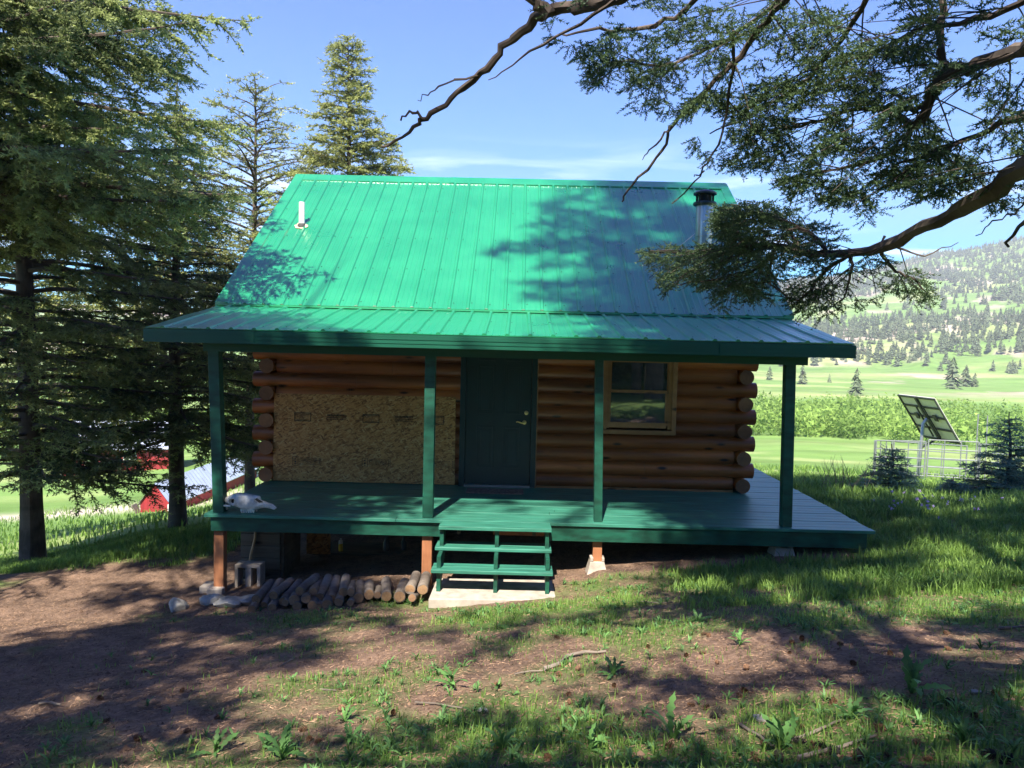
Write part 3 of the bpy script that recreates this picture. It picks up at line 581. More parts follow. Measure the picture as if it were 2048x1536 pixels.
def twigs_on(poly, n, lo, hi, lenf, ang, g, droop=.25, flat=True):
    """side twigs along a polyline: start, direction, length"""
    seg = np.linalg.norm(np.diff(poly, axis=0), axis=1); cum = np.concatenate([[0], np.cumsum(seg)]); L = cum[-1]
    t = np.sort(g.uniform(lo, hi, n)); s = t * L; k = np.clip(np.searchsorted(cum, s) - 1, 0, len(seg) - 1); f = (s - cum[k]) / np.maximum(seg[k], 1e-6)
    P = poly[k] + (poly[k + 1] - poly[k]) * f[:, None]; T = unit(poly[k + 1] - poly[k]); side = np.where(np.arange(n) % 2 == 0, 1., -1.)
    lat = unit(np.cross(T, np.tile([0, 0, 1.], (n, 1)))); a = ang * g.uniform(.7, 1.25, n)
    D = T * np.cos(a)[:, None] + lat * (side * np.sin(a))[:, None] + np.stack([0 * a, 0 * a, -droop + g.normal(0, .22, n)], -1)
    return P, unit(D), lenf(t) * g.uniform(.55, 1.2, n), t
GAPS = []      # openings cut into the crowns behind the viewer, by direction towards the sun
def sunuw(P): return P[:, 0] + (SD[0] / -SD[1]) * -1 * 0 + P[:, 0] * 0 - (SD[0] / SD[1]) * (P[:, 1] + 2), P[:, 2] - (SD[2] / SD[1]) * (P[:, 1] + 2)
def conifer(name, label, base, H, rad, z0, seed, mat_, T, nlimb=90, tw=.15, sh=.085, slen=.10, droop=.15, trunk_r=.16, lean=(0, 0), group='spruce trees around the cabin', offscreen=False, hang=.25, cull=None, azr=None, dens=1.0, top=None, cat='tree', barkn='bark', limb_dead=0.0, mult=2):
    nlimb = int(nlimb * 1.35); g = np.random.default_rng(seed); base = np.array(base, float)
    root = thing(name, label, cat, tuple(base), 0, group)
    tp = []; tr = []; lx, ly = lean
    for i in range(13):
        f = i / 12; tp.append(tuple(base + np.array([lx * f + .05 * math.sin(5 * f + seed), ly * f + .05 * math.cos(4 * f + seed), H * f - (.15 if i == 0 else 0)]))); tr.append(trunk_r * (1 - f) ** .85 * (1.18 if i == 0 else 1) + .008)
    MB().tube(tp, tr, 10, jit=.12).build('trunk', M['bark'], root, True)
    tpa = np.array(tp); PP = []; DD = []; LL = []; RV = []; lim = MB()
    for i in range(nlimb):
        f = (i + g.uniform(0, 1)) / nlimb; f = f ** 1.15 if top is None else f; z = z0 + (H * .985 - z0) * f
        a = g.uniform(azr[0], azr[1]) if azr else i * 2.399963 + g.uniform(-.5, .5)
        L = rad(z) * g.uniform(.62, 1.12); 
        if L < .08: continue
        q = z / H * 12; k = int(min(11, q)); c = tpa[k] + (tpa[k + 1] - tpa[k]) * (q - k)
        rise = (.15 + .75 * (z / H) ** 2) * L * g.uniform(.6, 1.2); t = np.linspace(0, 1, 8)
        h = np.array([math.cos(a), math.sin(a)]); curl = g.uniform(-.25, .25); hx = t * L; hy = curl * t * t * L
        zz = rise * t - (droop * L + rise * .5) * 1.3 * t ** 1.6 + droop * .75 * L * t ** 3.2
        poly = np.stack([c[0] + h[0] * hx - h[1] * hy, c[1] + h[1] * hx + h[0] * hy, c[2] + zz], -1)
        if cull is not None and not cull(poly[-3:]).all(): continue
        r0 = .010 + .011 * L; lim.tube(poly, list(np.linspace(r0, .004, 8)), 5 if L > .8 else 4, cap=False)
        if g.random() < limb_dead: continue
        n = max(3, int(L / tw * 1.25)); P, D, TL, tt = twigs_on(poly, n, .18 if L > 1.4 else .08, 1., lambda t_: np.clip((.12 + .48 * L * (1 - t_) * np.clip(t_ * 3, .25, 1)), .10, .95), .95, g, hang)
        P = np.vstack([P, poly[-2:-1]]); D = np.vstack([D, unit(poly[-1:] - poly[-2:-1])]); TL = np.append(TL, .25 * min(1, L)); bright = g.uniform(.25, .75)
        for p_, d_, l_ in zip(P, D, TL):
            if l_ > .3: lim.tube([p_, p_ + d_ * l_ * .5 - np.array([0, 0, .02 * l_]), p_ + d_ * l_ * .95 - np.array([0, 0, .10 * l_])], [.006, .004, .002], 3, cap=False)
            m_ = max(2, int(l_ / sh * dens)); s = np.linspace(.06, .97, m_) + g.uniform(-.03, .03, m_); sp = p_ + d_ * (l_ * s)[:, None]; sp[:, 2] -= .10 * l_ * s ** 2
            lat = np.cross(d_, [0, 0, 1.]); lat /= max(.2, np.linalg.norm(lat)); sd = np.where(np.arange(m_) % 2 == 0, 1, -1) * g.uniform(.5, 1.1, m_)
            sp = np.repeat(sp, mult, 0); s = np.repeat(s, mult); sd = np.repeat(sd, mult); sd[1::2] *= -.6; m_ = len(sp); sp = sp + g.normal(0, .012, (m_, 3))
            d2 = d_[None] + lat[None] * sd[:, None] + g.normal(0, .30, (m_, 3)); d2[:, 2] -= .12
            PP.append(sp); DD.append(d2); LL.append(slen * g.uniform(.7, 1.3, m_)); RV.append(np.full(m_, bright) + .6 * (s - .5) + .18 * (l_ < .3))  # shoots coloured lighter towards twig tips to imitate sunlit tips
    P = np.vstack(PP); D = np.vstack(DD); L = np.concatenate(LL); RV = np.concatenate(RV)
    if cull is not None: k = cull(P); P, D, L, RV = P[k], D[k], L[k], RV[k]
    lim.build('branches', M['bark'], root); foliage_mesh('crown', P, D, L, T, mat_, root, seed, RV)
    return root, len(P)
T_mid = shoot_template(9, .42, .15, 1, .7); T_low = shoot_template(7, .5, .21, 2, .7); T_fine = shoot_template(20, .30, .085, 3, .9); T_young = shoot_template(12, .34, .15, 4, .8)
gz = lambda x, y: float(hgt(x, y))
def outside(P):      # this crown stands beside the view
    u, v, d = proj(P); return ~((d > .0) & (u > -120) & (u < 2170) & (v > -120) & (v < 1700)) & ~((d > 0) & (d < 7) & (u > -500) & (u < 2550) & (v > -450) & (v < 2300)) & (np.linalg.norm(P - EYE, axis=1) > 1.3)
tot = 0
def CT(*a, **k):
    global tot
    r, n = conifer(*a, **k); tot += n; return r
# big spruce whose limbs reach in at the upper left
z_ = gz(-7.0, 8.6)
CT('spruce_tree', 'tall spruce with broad sunlit limbs filling the upper left corner', (-7.0, 8.6, z_), 13.5, lambda z: 4.3 * min(1, (14.3 - z) / 8.8) * (1 if z > 5.5 else .9), 4.6, 101, M['fol_a'], T_mid, nlimb=118, tw=.12, sh=.075, slen=.125, mult=3, droop=.17, trunk_r=.2, azr=None, limb_dead=.0)
CT('spruce_tree', 'dark spruce with bare lower trunk at the far left of the grassy bank', (-8.29, 12.5, gz(-8.29, 12.5)), 12.5, lambda z: 3.3 * min(1, (13.5 - z) / 7) * (1 if z > 3 else .8), 1.5, 102, M['fol_a'], T_mid, nlimb=120, tw=.145, sh=.09, slen=.145, mult=2, droop=.2, trunk_r=.175, limb_dead=.10)
CT('spruce_tree', 'spruce with straight scaly trunk beside the red shed roof', (-6.95, 15.1, gz(-6.95, 15.1)), 8.6, lambda z: 3.0 * min(1, (9.2 - z) / 6), 1.75, 103, M['fol_a'], T_mid, nlimb=92, tw=.145, sh=.09, slen=.15, mult=2, droop=.22, trunk_r=.16, limb_dead=.10)
CT('pine_tree', 'thin pale see-through conifer left of the roof peak', (-7.0, 19.5, gz(-7, 19.5)), 11.0, lambda z: 2.4 * min(1, (11.9 - z) / 4), 2.6, 104, M['fol_p'], T_low, nlimb=100, tw=.22, sh=.15, slen=.16, droop=-.05, trunk_r=.13, dens=.75, hang=0, cat='tree', limb_dead=.12)
CT('spruce_tree', 'yellow-green spruce rising behind the left end of the roof', (-4.35, 18.6, gz(-4.35, 18.6)), 10.9, lambda z: (2.1 * min(1, (11.4 - z) / 5.5) * (.92 + .16 * math.sin(z * 2.6))), 4.5, 105, M['fol_b'], T_mid, nlimb=115, tw=.14, sh=.10, slen=.17, mult=3, droop=-.02, trunk_r=.13, hang=.05)
CT('spruce_tree', 'bushy lit spruce between the far left trunks', (-12.4, 18.7, gz(-12.4, 18.7)), 10.6, lambda z: 2.9 * min(1, (11.5 - z) / 6), 2.8, 106, M['fol_b'], T_low, nlimb=75, tw=.18, sh=.12, slen=.18, mult=2, droop=.12, trunk_r=.14)
CT('spruce_tree', 'small spruce glimpsed behind the left porch post', (-7.4, 22.5, gz(-7.4, 22.5)), 6.2, lambda z: 1.9 * min(1, (6.8 - z) / 4), 1.0, 107, M['fol_b'], T_low, nlimb=80, tw=.17, sh=.12, slen=.19, mult=3, droop=.12, trunk_r=.11, limb_dead=.08)
CT('spruce_tree', 'spruce in the gap left of the pale see-through conifer', (-8.6, 18.7, gz(-8.6, 18.7)), 11.5, lambda z: 2.3 * min(1, (10.8 - z) / 6), 3.6, 108, M['fol_b'], T_low, nlimb=75, tw=.17, sh=.12, slen=.18, mult=2, droop=.12, trunk_r=.12)
# the trees behind the viewer that shade the yard; crowns are cut open where sun patches should fall
def shade_keep(P):
    u, w_ = sunuw(P); n = fbm(u * 1.9, w_ * 2.1, 201, 3); n2 = fbm(u * 1.9, w_ * 2.2, 205, 2)
    keep = outside(P)
    def ell(cu, cw, ru, rw): return ((u - cu + (n2 - .5) * 1.6) / ru) ** 2 + ((w_ - cw + (n2 - .5) * 1.2) / rw) ** 2 < 1
    keep &= ~(ell(-2.4, 13.9, 1.7, 1.7) & (n2 < .56)); keep &= ~(ell(-2.9, 16.6, 1.2, 1.5)); keep &= ~((u < -3.9 + (n2 - .5) * 1.5) & (w_ > 18.4 - (u + 7) * .8)); keep &= ~((u < -3.0 + (n2 - .5) * 2.4) & (w_ > 17.5) & (n2 > .58))
    keep &= ~(ell(-1.9, 11.4, 1.3, .8) & (n2 < .6)); keep &= ~(ell(3.4, 12.5, 2.3, 1.2) & (n2 < .62)); keep &= ~((u > 2.2) & (w_ > 13) & (w_ < 20) & (n > .55))
    keep &= ~((w_ < 12.5) & (w_ > 4) & (n > .485 + .10 * (u < -3))); keep &= ~((u < -5.6) & (w_ > 12.5) & (w_ < 14.5) & (n > .44))
    return keep
for i, (x, y, H, rr_, z0, sd, lb) in enumerate(((1.6, -2.6, 29.5, 4.7, 1.0, 301, 'tall shading spruce close behind the viewer'), (3.6, -1.6, 25, 3.9, .9, 302, 'tall shading spruce behind and right of the viewer'), (-4.7, -3.2, 14.5, 3.2, .7, 303, 'shading spruce behind and left of the viewer'), (-4.9, .6, 17.0, 3.0, 3.2, 304, 'slim spruce left of the viewer'), (7.4, 3.2, 15.5, 3.4, 3.0, 305, 'spruce right of the yard beside the view'), (.5, -4.6, 33, 3.9, .8, 306, 'far spruce behind the viewer'), (-4.5, -9.5, 9, 3.2, .3, 307, 'bushy spruce far behind the viewer at left'), (4.2, -9.8, 10, 3.4, .3, 308, 'bushy spruce far behind the viewer at right'), (-7.2, -3.4, 12.6, 3.4, .6, 310, 'bushy spruce behind the viewer at far left'), (9.5, -5.5, 11, 3.4, .3, 309, 'bushy spruce well right of the viewer'))):
    CT('spruce_tree', lb, (x, y, gz(x, y)), H, (lambda z, H=H, rr_=rr_: rr_ * min(1, (H * 1.06 - z) / (H * .55))), z0, sd, M['fol_c'], T_low, lean=((-3.8 if sd == 301 else 0), 0), nlimb=130, tw=.19, sh=.14, slen=.26, droop=.14, trunk_r=.13, cull=shade_keep, group='shading spruces behind the viewer')
# ------------------------------------------------------------------ fir whose limbs hang across the upper right
fir = thing('fir_tree', 'big fir with dark limbs hanging across the upper right over the roof', 'tree', (3.7, .9, gz(3.7, .9)))
MB().tube([(3.7, .9, gz(3.7, .9) - .2), (3.72, .9, 3), (3.7, .95, 7), (3.66, .9, 12), (3.7, .9, 17)], [.27, .22, .17, .1, .03], 12, jit=.1).build('trunk', M['bark'], fir, True)
lm = MB(); fP = []; fD = []; fL = []; gf = np.random.default_rng(77)
def limb3(pts, r0, r1, n=7):
    A = [pt(u, v, y) for u, v, y in pts]; A = np.array(A); 
    # smooth + jitter
    t = np.linspace(0, len(A) - 1, (len(A) - 1) * 4 + 1); k = np.minimum(t.astype(int), len(A) - 2); f = (t - k)[:, None]
    p0 = A[np.maximum(k - 1, 0)]; p1 = A[k]; p2 = A[k + 1]; p3 = A[np.minimum(k + 2, len(A) - 1)]
    B = .5 * ((2 * p1) + (-p0 + p2) * f + (2 * p0 - 5 * p1 + 4 * p2 - p3) * f ** 2 + (-p0 + 3 * p1 - 3 * p2 + p3) * f ** 3)
    B = B + gf.normal(0, .006, B.shape); lm.tube(B, list(np.linspace(r0, r1, len(B)) * gf.uniform(.88, 1.15, len(B))), n, cap=True, jit=.15); return B
def limb_from_trunk(z, pts, r0, r1): 
    A0 = np.array([3.7, .92, z]); B = limb3(pts, r0, r1); lm.tube([A0, A0 * .4 + B[0] * .6 + np.array([0, 0, .1]), B[0]], [r0 * 1.5, r0 * 1.2, r0], 8, cap=False); return B
LA = limb_from_trunk(2.9, [(2300, 210, 2.2), (2120, 290, 2.4), (2040, 338, 2.7), (1950, 405, 3.1), (1850, 452, 3.5), (1740, 503, 3.9), (1640, 508, 4.15)], .045, .022)
LA2 = limb3([(1640, 508, 4.15), (1540, 492, 4.4), (1440, 500, 4.6), (1370, 505, 4.75), (1300, 503, 4.9)], .022, .006)
LA3 = limb3([(1660, 508, 4.1), (1600, 455, 4.2), (1520, 430, 4.3), (1440, 420, 4.4)], .014, .004)
LA8 = limb3([(1600, 500, 4.25), (1560, 440, 4.3), (1500, 415, 4.35), (1440, 425, 4.4)], .010, .003); LA9 = limb3([(1520, 495, 4.4), (1470, 460, 4.4), (1420, 440, 4.5)], .008, .003)
LA4 = limb3([(1700, 508, 4.0), (1640, 550, 4.1), (1600, 600, 4.1), (1530, 560, 4.3)], .012, .004)
LA5 = limb3([(1760, 500, 3.85), (1790, 540, 3.9), (1830, 560, 3.9), (1850, 590, 3.9)], .010, .003)
LA6 = limb3([(1700, 508, 4.0), (1700, 560, 4.05), (1680, 610, 4.1)], .010, .003); LA7 = limb3([(1560, 495, 4.35), (1500, 545, 4.4), (1420, 560, 4.5), (1350, 570, 4.6)], .010, .003)
LD = limb3([(1765, 475, 3.8), (1800, 494, 3.8), (1850, 508, 3.8), (1915, 485, 3.8)], .008, .002, 5)
LB = limb_from_trunk(3.6, [(2250, 0, 2.3), (2120, 50, 2.4), (2048, 95, 2.6), (1960, 130, 2.8), (1880, 160, 2.9), (1830, 250, 3.1), (1780, 215, 3.3)], .035, .014)
LB2 = limb3([(1885, 155, 2.9), (1850, 210, 3.0), (1800, 215, 3.2), (1700, 225, 3.4), (1600, 250, 3.6), (1540, 260, 3.8)], .016, .004)
LB3 = limb3([(1890, 150, 2.9), (1880, 90, 2.95), (1885, 30, 3.0), (1888, -40, 3.0)], .014, .012)
LB4 = limb3([(1870, 165, 2.9), (1830, 250, 3.0), (1790, 300, 3.1), (1700, 330, 3.3), (1600, 350, 3.6)], .014, .004)
LC = limb3([(1620, -60, 3.0), (1550, 20, 3.2), (1480, 110, 3.4), (1410, 180, 3.5), (1345, 250, 3.7), (1325, 300, 3.8), (1260, 370, 3.9), (1243, 402, 4.0)], .016, .004)
LC2 = limb3([(1340, 255, 3.7), (1310, 290, 3.7), (1282, 318, 3.8)], .006, .002, 5); LE = limb3([(1470, 60, 3.2), (1455, 220, 3.4), (1430, 300, 3.5), (1400, 350, 3.6), (1340, 410, 3.7)], .007, .003, 5)
LE2 = limb3([(1405, 345, 3.6), (1385, 352, 3.6)], .005, .002, 4)
LG = limb3([(1290, -70, 2.9), (1250, -10, 3.0), (1190, 10, 3.1), (1120, 15, 3.2), (1082, 28, 3.25), (1055, 55, 3.3), (1010, 95, 3.35), (960, 150, 3.4), (900, 200, 3.5), (850, 235, 3.5), (820, 265, 3.6), (765, 295, 3.7)], .030, .006, 8)
LG0 = limb3([(1062, -30, 3.15), (1075, 10, 3.2), (1100, 25, 3.2)], .02, .03); LG2 = limb3([(960, 152, 3.4), (900, 165, 3.4), (860, 185, 3.45), (835, 198, 3.5)], .006, .002, 5)
LG3 = limb3([(850, 233, 3.5), (825, 225, 3.5), (800, 238, 3.55)], .008, .004, 5); LG4 = limb3([(1230, 0, 3.0), (1130, 65, 3.1), (1040, 115, 3.2), (980, 160, 3.3)], .009, .002, 5)
LH = limb3([(1400, -20, 3.1), (1370, 20, 3.2), (1290, 55, 3.3), (1200, 60, 3.3), (1120, 70, 3.4)], .014, .004)
LI = limb3([(1600, -40, 3.1), (1520, 30, 3.3), (1430, 90, 3.5), (1320, 130, 3.6), (1250, 120, 3.7), (1200, 165, 3.8)], .012, .003); LJ = limb3([(1750, -40, 3.0), (1680, 80, 3.3), (1600, 170, 3.5), (1500, 230, 3.7), (1420, 270, 3.8)], .013, .003)
LK = limb3([(2100, 220, 2.6), (2000, 250, 2.8), (1900, 290, 3.0), (1800, 330, 3.2), (1700, 390, 3.4)], .014, .003); LLm = limb3([(2100, -30, 2.5), (1980, 30, 2.7), (1850, 60, 2.9), (1740, 110, 3.1), (1650, 140, 3.3)], .014, .003)
LM = limb3([(2075, 360, 2.6), (2040, 420, 2.7), (1990, 440, 2.8), (1955, 470, 2.9)], .005, .002, 4); LN = limb3([(2120, 400, 2.3), (2048, 445, 2.4), (2010, 495, 2.5)], .010, .004, 6)
def poly_mask(poly, u, v):
    ins = np.zeros(len(u), bool); n = len(poly); j = n - 1
    for i in range(n):
        xi, yi = poly[i]; xj, yj = poly[j]; c = ((yi > v) != (yj > v)) & (u < (xj - xi) * (v - yi) / (yj - yi + 1e-9) + xi); ins ^= c; j = i
    return ins
UP = [(1085, 35), (1110, 85), (1150, 100), (1190, 165), (1240, 170), (1250, 205), (1300, 215), (1350, 225), (1400, 240), (1385, 290), (1420, 320), (1480, 345), (1560, 345), (1580, 400), (1640, 400), (1700, 425), (1720, 450), (1760, 440), (1840, 410), (1930, 380), (2000, 430), (2090, 380), (2400, 380), (2400, -300), (1100, -300)]
UQ = [(1130, 90), (1180, 150), (1180, 165), (1230, 215), (1330, 230), (1480, 200), (1500, 100), (1200, 30)]
LO = [(1285, 500), (1310, 550), (1330, 590), (1370, 550), (1420, 590), (1440, 640), (1470, 600), (1550, 600), (1560, 570), (1600, 630), (1660, 640), (1700, 610), (1730, 610), (1760, 620), (1800, 580), (1840, 620), (1870, 580), (1850, 545), (1800, 530), (1760, 505), (1700, 510), (1690, 470), (1620, 430), (1540, 405), (1480, 400), (1428, 412), (1434, 482), (1385, 494), (1330, 490)]
def foliate(B, n1, ln, mask, lo=.05, hi=1., hang=.35, sp=.045):
    P, D, TL, tt = twigs_on(B, n1, lo, hi, lambda t_: ln * (1.0 - .55 * t_), .95, gf, .12)
    D = unit(D + gf.normal(0, .28, D.shape))
    allP = [P]; 
    for p_, d_, l_ in zip(P, D, TL):
        m_ = 7; s = np.linspace(0, 1, m_); bend = np.array([gf.normal(0, .12), gf.normal(0, .12), gf.uniform(-.35, -.02)]) * l_; q = p_ + d_ * (s * l_)[:, None] + bend * (s ** 2)[:, None]
        u, v, _ = proj(q); ok = poly_mask(mask, u, v)
        if not ok.any(): continue
        last = len(ok) - np.argmax(ok[::-1])
        if last < 2: continue
        q = q[:last]
        cnt = 0
        # third order twigs
        n3 = max(3, int(l_ / .055)); P3, D3, L3, _ = twigs_on(q, n3, .1, 1., lambda t_: np.full(np.shape(t_), .15), .85, gf, .12)
        for a, b, c in list(zip(P3, D3, L3)) + [(q[-1], unit(q[-1] - q[-2]), .08)]:
            k3 = max(2, int(c / sp * 1.5)); s3 = np.linspace(.1, .95, k3); pp = a + b * (c * s3)[:, None]; lat = np.cross(b, [0, 0, 1.]); lat = lat / max(.2, np.linalg.norm(lat))
            sd = np.where(np.arange(k3) % 2 == 0, 1, -1) * gf.uniform(.4, 1.0, k3); dd = b[None] + lat[None] * sd[:, None] + gf.normal(0, .28, (k3, 3)); dd[:, 2] -= .1
            u, v, _ = proj(pp); ok = poly_mask(mask, u, v) & (fbm(u / 62., v / 48., 231, 3) > (.46 if mask is UP else .30))
            cnt += int(ok.sum()); fP.append(pp[ok]); fD.append(dd[ok]); fL.append(gf.uniform(.045, .08, k3)[ok])
        if cnt > 9 + 9 * (mask is UP): lm.tube(q, list(np.linspace(.0036, .0013, len(q))), 4, cap=False)
for B, n, l in ((LA2, 60, .6), (LA8, 26, .36), (LA9, 20, .3), (LA3, 40, .42), (LA4, 26, .36), (LA5, 12, .2), (LA6, 12, .25), (LA7, 20, .34)): foliate(B, int(n * 1.15), l, LO)
foliate(LA, 18, .45, LO, .75); foliate(LA, 26, .55, UP, .1, .8)
for B, n, l in ((LB, 46, .6), (LB2, 44, .55), (LB3, 24, .5), (LB4, 46, .5), (LJ, 60, .5), (LI, 50, .42), (LK, 46, .45), (LLm, 50, .5), (LH, 34, .34)): foliate(B, int(n * 1.0), l, UP)
foliate(LI, 30, .35, UQ, .3); foliate(LC, 40, .42, UP, 0, .5); foliate(LE, 12, .35, UP, 0, .35); foliate(LG, 16, .3, UP, 0, .35)
lm.build('branches', M['bark'], fir, True)
P = np.vstack(fP); D = np.vstack(fD); L = np.concatenate(fL)
rv = fbm(P[:, 0] * 2.2, P[:, 2] * 2.2 + P[:, 1], 99, 3) * 1.1 - .05
# the rest of the same crown above and beside the view
g = np.random.default_rng(5); uP = []; uD = []; uL = []
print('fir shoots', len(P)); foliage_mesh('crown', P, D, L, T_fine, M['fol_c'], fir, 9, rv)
sc_ = conifer('spruce_tree', 'tmp', (3.7, .9, gz(3.7, .9)), 17.5, lambda z: 3.5 * min(1, (18.5 - z) / 10), 4.6, 311, M['fol_c'], T_low, nlimb=110, tw=.27, sh=.19, slen=.26, droop=.12, trunk_r=.05, cull=shade_keep)[0]
for c_ in list(sc_.children):
    if c_.name.startswith('trunk'): bpy.data.objects.remove(c_)
    else: c_.name = 'upper_' + c_.name.split('.')[0]; c_.parent = fir
bpy.data.objects.remove(sc_)
# ------------------------------------------------------------------ young spruces by the corral
for nm, lb, x, y, H, rd, sd in (('young_spruce', 'small young spruce in front of the solar panel', 7.11, 14.0, .98, .68, 401), ('young_spruce', 'taller young spruce at the right edge by the metal fence', 9.30, 14.0, 1.62, 1.0, 402), ('young_spruce', 'little spruce seedling at the left foot of the taller one', 8.45, 14.2, .42, .4, 403)):
    conifer(nm, lb, (x, y, gz(x, y) - .02), H, (lambda z, H=H, rd=rd: rd * max(.06, (1 - z / H)) ** .9), .06, sd, M['fol_y'], T_young, mult=2, nlimb=int(34 * H ** .6), tw=.06, sh=.045, slen=.085, droop=.03, trunk_r=.025 * H, hang=.0, group='young spruces by the corral')
print('shoots total', tot)
# ------------------------------------------------------------------ things around the cabin
def gp(u, v):        # where the sight line of the photograph meets the ground
    d = CF + CR * (u - 1024) / FPX - CU * (v - 768) / FPX; lo, hi = 1.0, 60.
    for _ in range(40):
        m_ = (lo + hi) / 2; p_ = EYE + d * m_
        if p_[2] > gz(p_[0], p_[1]): lo = m_
        else: hi = m_
    return EYE + d * lo
q = MB().add([(-.875, 7.63, -.652), (.47, 7.70, -.650), (.455, 8.36, -.650), (-.86, 8.33, -.652), (-.875, 7.63, -.76), (.47, 7.70, -.76), (.455, 8.36, -.76), (-.86, 8.33, -.76)], [(0, 1, 2, 3), (0, 4, 5, 1), (1, 5, 6, 2), (2, 6, 7, 3), (3, 7, 4, 0), (7, 6, 5, 4)])
tag(q.build('concrete_pad', M['conc'], None, bevel=.012), 'pale worn concrete slab at the foot of the green steps', 'slab')
tag(MB().box(-.66, .12, 9.93, 10.26, .003, .016).build('doormat', M['matc'], None, bevel=.004), 'worn speckled doormat lying in front of the door', 'doormat')
# pier blocks
def pier(x, y, z, lb, s=1.0):
    q = MB(); a, b, h = .15 * s, .10 * s, .20 * s
    q.add([(x - a, y - a, z), (x + a, y - a, z), (x + a, y + a, z), (x - a, y + a, z), (x - b, y - b, z + h), (x + b, y - b, z + h), (x + b, y + b, z + h), (x - b, y + b, z + h)], [(0, 3, 2, 1), (4, 5, 6, 7), (0, 1, 5, 4), (1, 2, 6, 5), (2, 3, 7, 6), (3, 0, 4, 7)])
    q.box(x - b, x - .045, y - b, y + b, z + h, z + h + .05).box(x + .052, x + b, y - b, y + b, z + h, z + h + .05)
    tag(q.build('pier_block', M['conc'], None, bevel=.008), lb, 'footing', 'concrete footings under the deck')
pier(.977, 8.545, gz(.98, 8.5) - .06, 'sloped concrete pier block under the third deck post', .82)
pier(3.15, 8.62, gz(3.1, 8.6) - .10, 'concrete pier block half hidden in grass under the right porch post')
# cinder blocks at left post
def cblock(c, sx, sy, sz_, rz, lb, hollow=True):
    o_ = thing('concrete_block', lb, 'concrete block', c, rz, 'concrete blocks by the left deck post'); q = MB(); hx, hy = sx / 2, sy / 2; w_ = .03
    if hollow:
        for x0, x1, y0, y1 in ((-hx, hx, -hy, -hy + w_), (-hx, hx, hy - w_, hy), (-hx, -hx + w_, -hy + w_, hy - w_), (hx - w_, hx, -hy + w_, hy - w_), (-w_ / 2, w_ / 2, -hy + w_, hy - w_)): q.box(x0, x1, y0, y1, 0, sz_)
    else: q.box(-hx, hx, -hy, hy, 0, sz_)
    o2 = q.build('block_body', M['conc'], None, bevel=.006); o2.parent = o_; return o_
tag(MB().box(-3.53, -3.35, 8.40, 8.50, -1.04, -.875).build('concrete_block', M['conc'], None, bevel=.01), 'grey block standing upright just in front of the left deck post', 'concrete block', 'concrete blocks by the left deck post')
tag(MB().box(-3.66, -3.50, 8.5, 8.72, -1.05, -.885).build('concrete_block', M['conc'], None, bevel=.01), 'grey block beside the foot of the left deck post, on its left', 'concrete block', 'concrete blocks by the left deck post')
q = MB().box(-3.33, -3.02, 8.72, 8.9, -.72, -.68).box(-3.33, -3.29, 8.72, 8.9, -1.0, -.72).box(-3.2, -3.13, 8.72, 8.9, -1.0, -.72).box(-3.06, -3.02, 8.72, 8.9, -1.0, -.72); tag(q.build('hollow_block', M['conc'], None, bevel=.006), 'hollow grey masonry block seen end on, between left post and plank box', 'concrete block', 'concrete blocks by the left deck post')
# plank crib
crib = thing('plank_box', 'weathered box of grey horizontal planks standing under the deck', 'plank box', (-3.1, 9.3, -1.1))
for k in range(6):
    z0_ = -1.12 + k * .15; MB().box(-3.36, -2.875, 9.0, 9.03, z0_, z0_ + .143).build('plank', M['plank'], crib, bevel=.003); MB().box(-2.87, -2.84, 9.035, 9.75, z0_, z0_ + .143).build('plank', M['plank'], crib)
MB().box(-3.37, -3.34, 9.035, 9.75, -1.12, -.22).build('side_boards', M['plank'], crib); MB().box(-3.34, -2.87, 9.72, 9.75, -1.12, -.22).build('back_boards', M['plank'], crib)
hd = thing('digging_tool', 'curved pale wooden tool handle leaning on the plank box', 'tool', (-3.25, 8.85, -1.0))
MB().tube([(-3.28, 8.90, -1.02), (-3.245, 8.93, -.82), (-3.215, 8.96, -.6), (-3.175, 8.975, -.42), (-3.17, 8.98, -.26)], [.016, .015, .014, .015, .017], 8).build('handle', M['haft'], hd, True)
MB().box(-3.33, -3.21, 8.84, 8.89, -1.06, -.90).build('blade', M['alu'], hd, bevel=.01)
# storage table and odds and ends in the dark under the house
tb = thing('storage_table', 'low dark board shelf standing in the shade under the house', 'table', (-1.9, 10.2, -1.1))
MB().box(-2.72, -1.15, 9.9, 10.45, -.885, -.85).build('table_top', M['plank'], tb)
for x_ in (-2.65, -1.25):
    for y_ in (9.95, 10.38): MB().box(x_, x_ + .06, y_, y_ + .06, -1.35, -.886).build('leg', M['plank'], tb)
cn = MB().lathe((-2.36, 10.0, -.849), [(.030, 0), (.030, .09), (.028, .1)], 14).build('spray_can', M['yellow'], None, True); tag(cn, 'small yellow can standing on the shelf under the deck', 'can'); MB().lathe((-2.36, 10.0, -.749), [(.028, 0), (.028, .04), (.012, .05), (.012, .07)], 14).build('cap', M['white'], cn, True)
tag(MB().box(-2.78, -2.46, 9.82, 9.84, -.85, -.45).build('board_offcut', M['osb'], None), 'square offcut of brown board standing behind the plank box', 'board')
for k, (x_, y_, z_, r_, lb) in enumerate(((-1.75, 10.1, -.849, .05, 'dark jar on the shelf under the house'), (-1.52, 10.15, -.849, .04, 'narrow dark bottle on the shelf under the house'))):
    tag(MB().lathe((x_, y_, z_), [(r_, 0), (r_, .1), (r_ * .5, .14), (r_ * .5, .18)], 12).build('jar', M['capm'], None, True), lb, 'jar', 'jars on the shelf under the house')
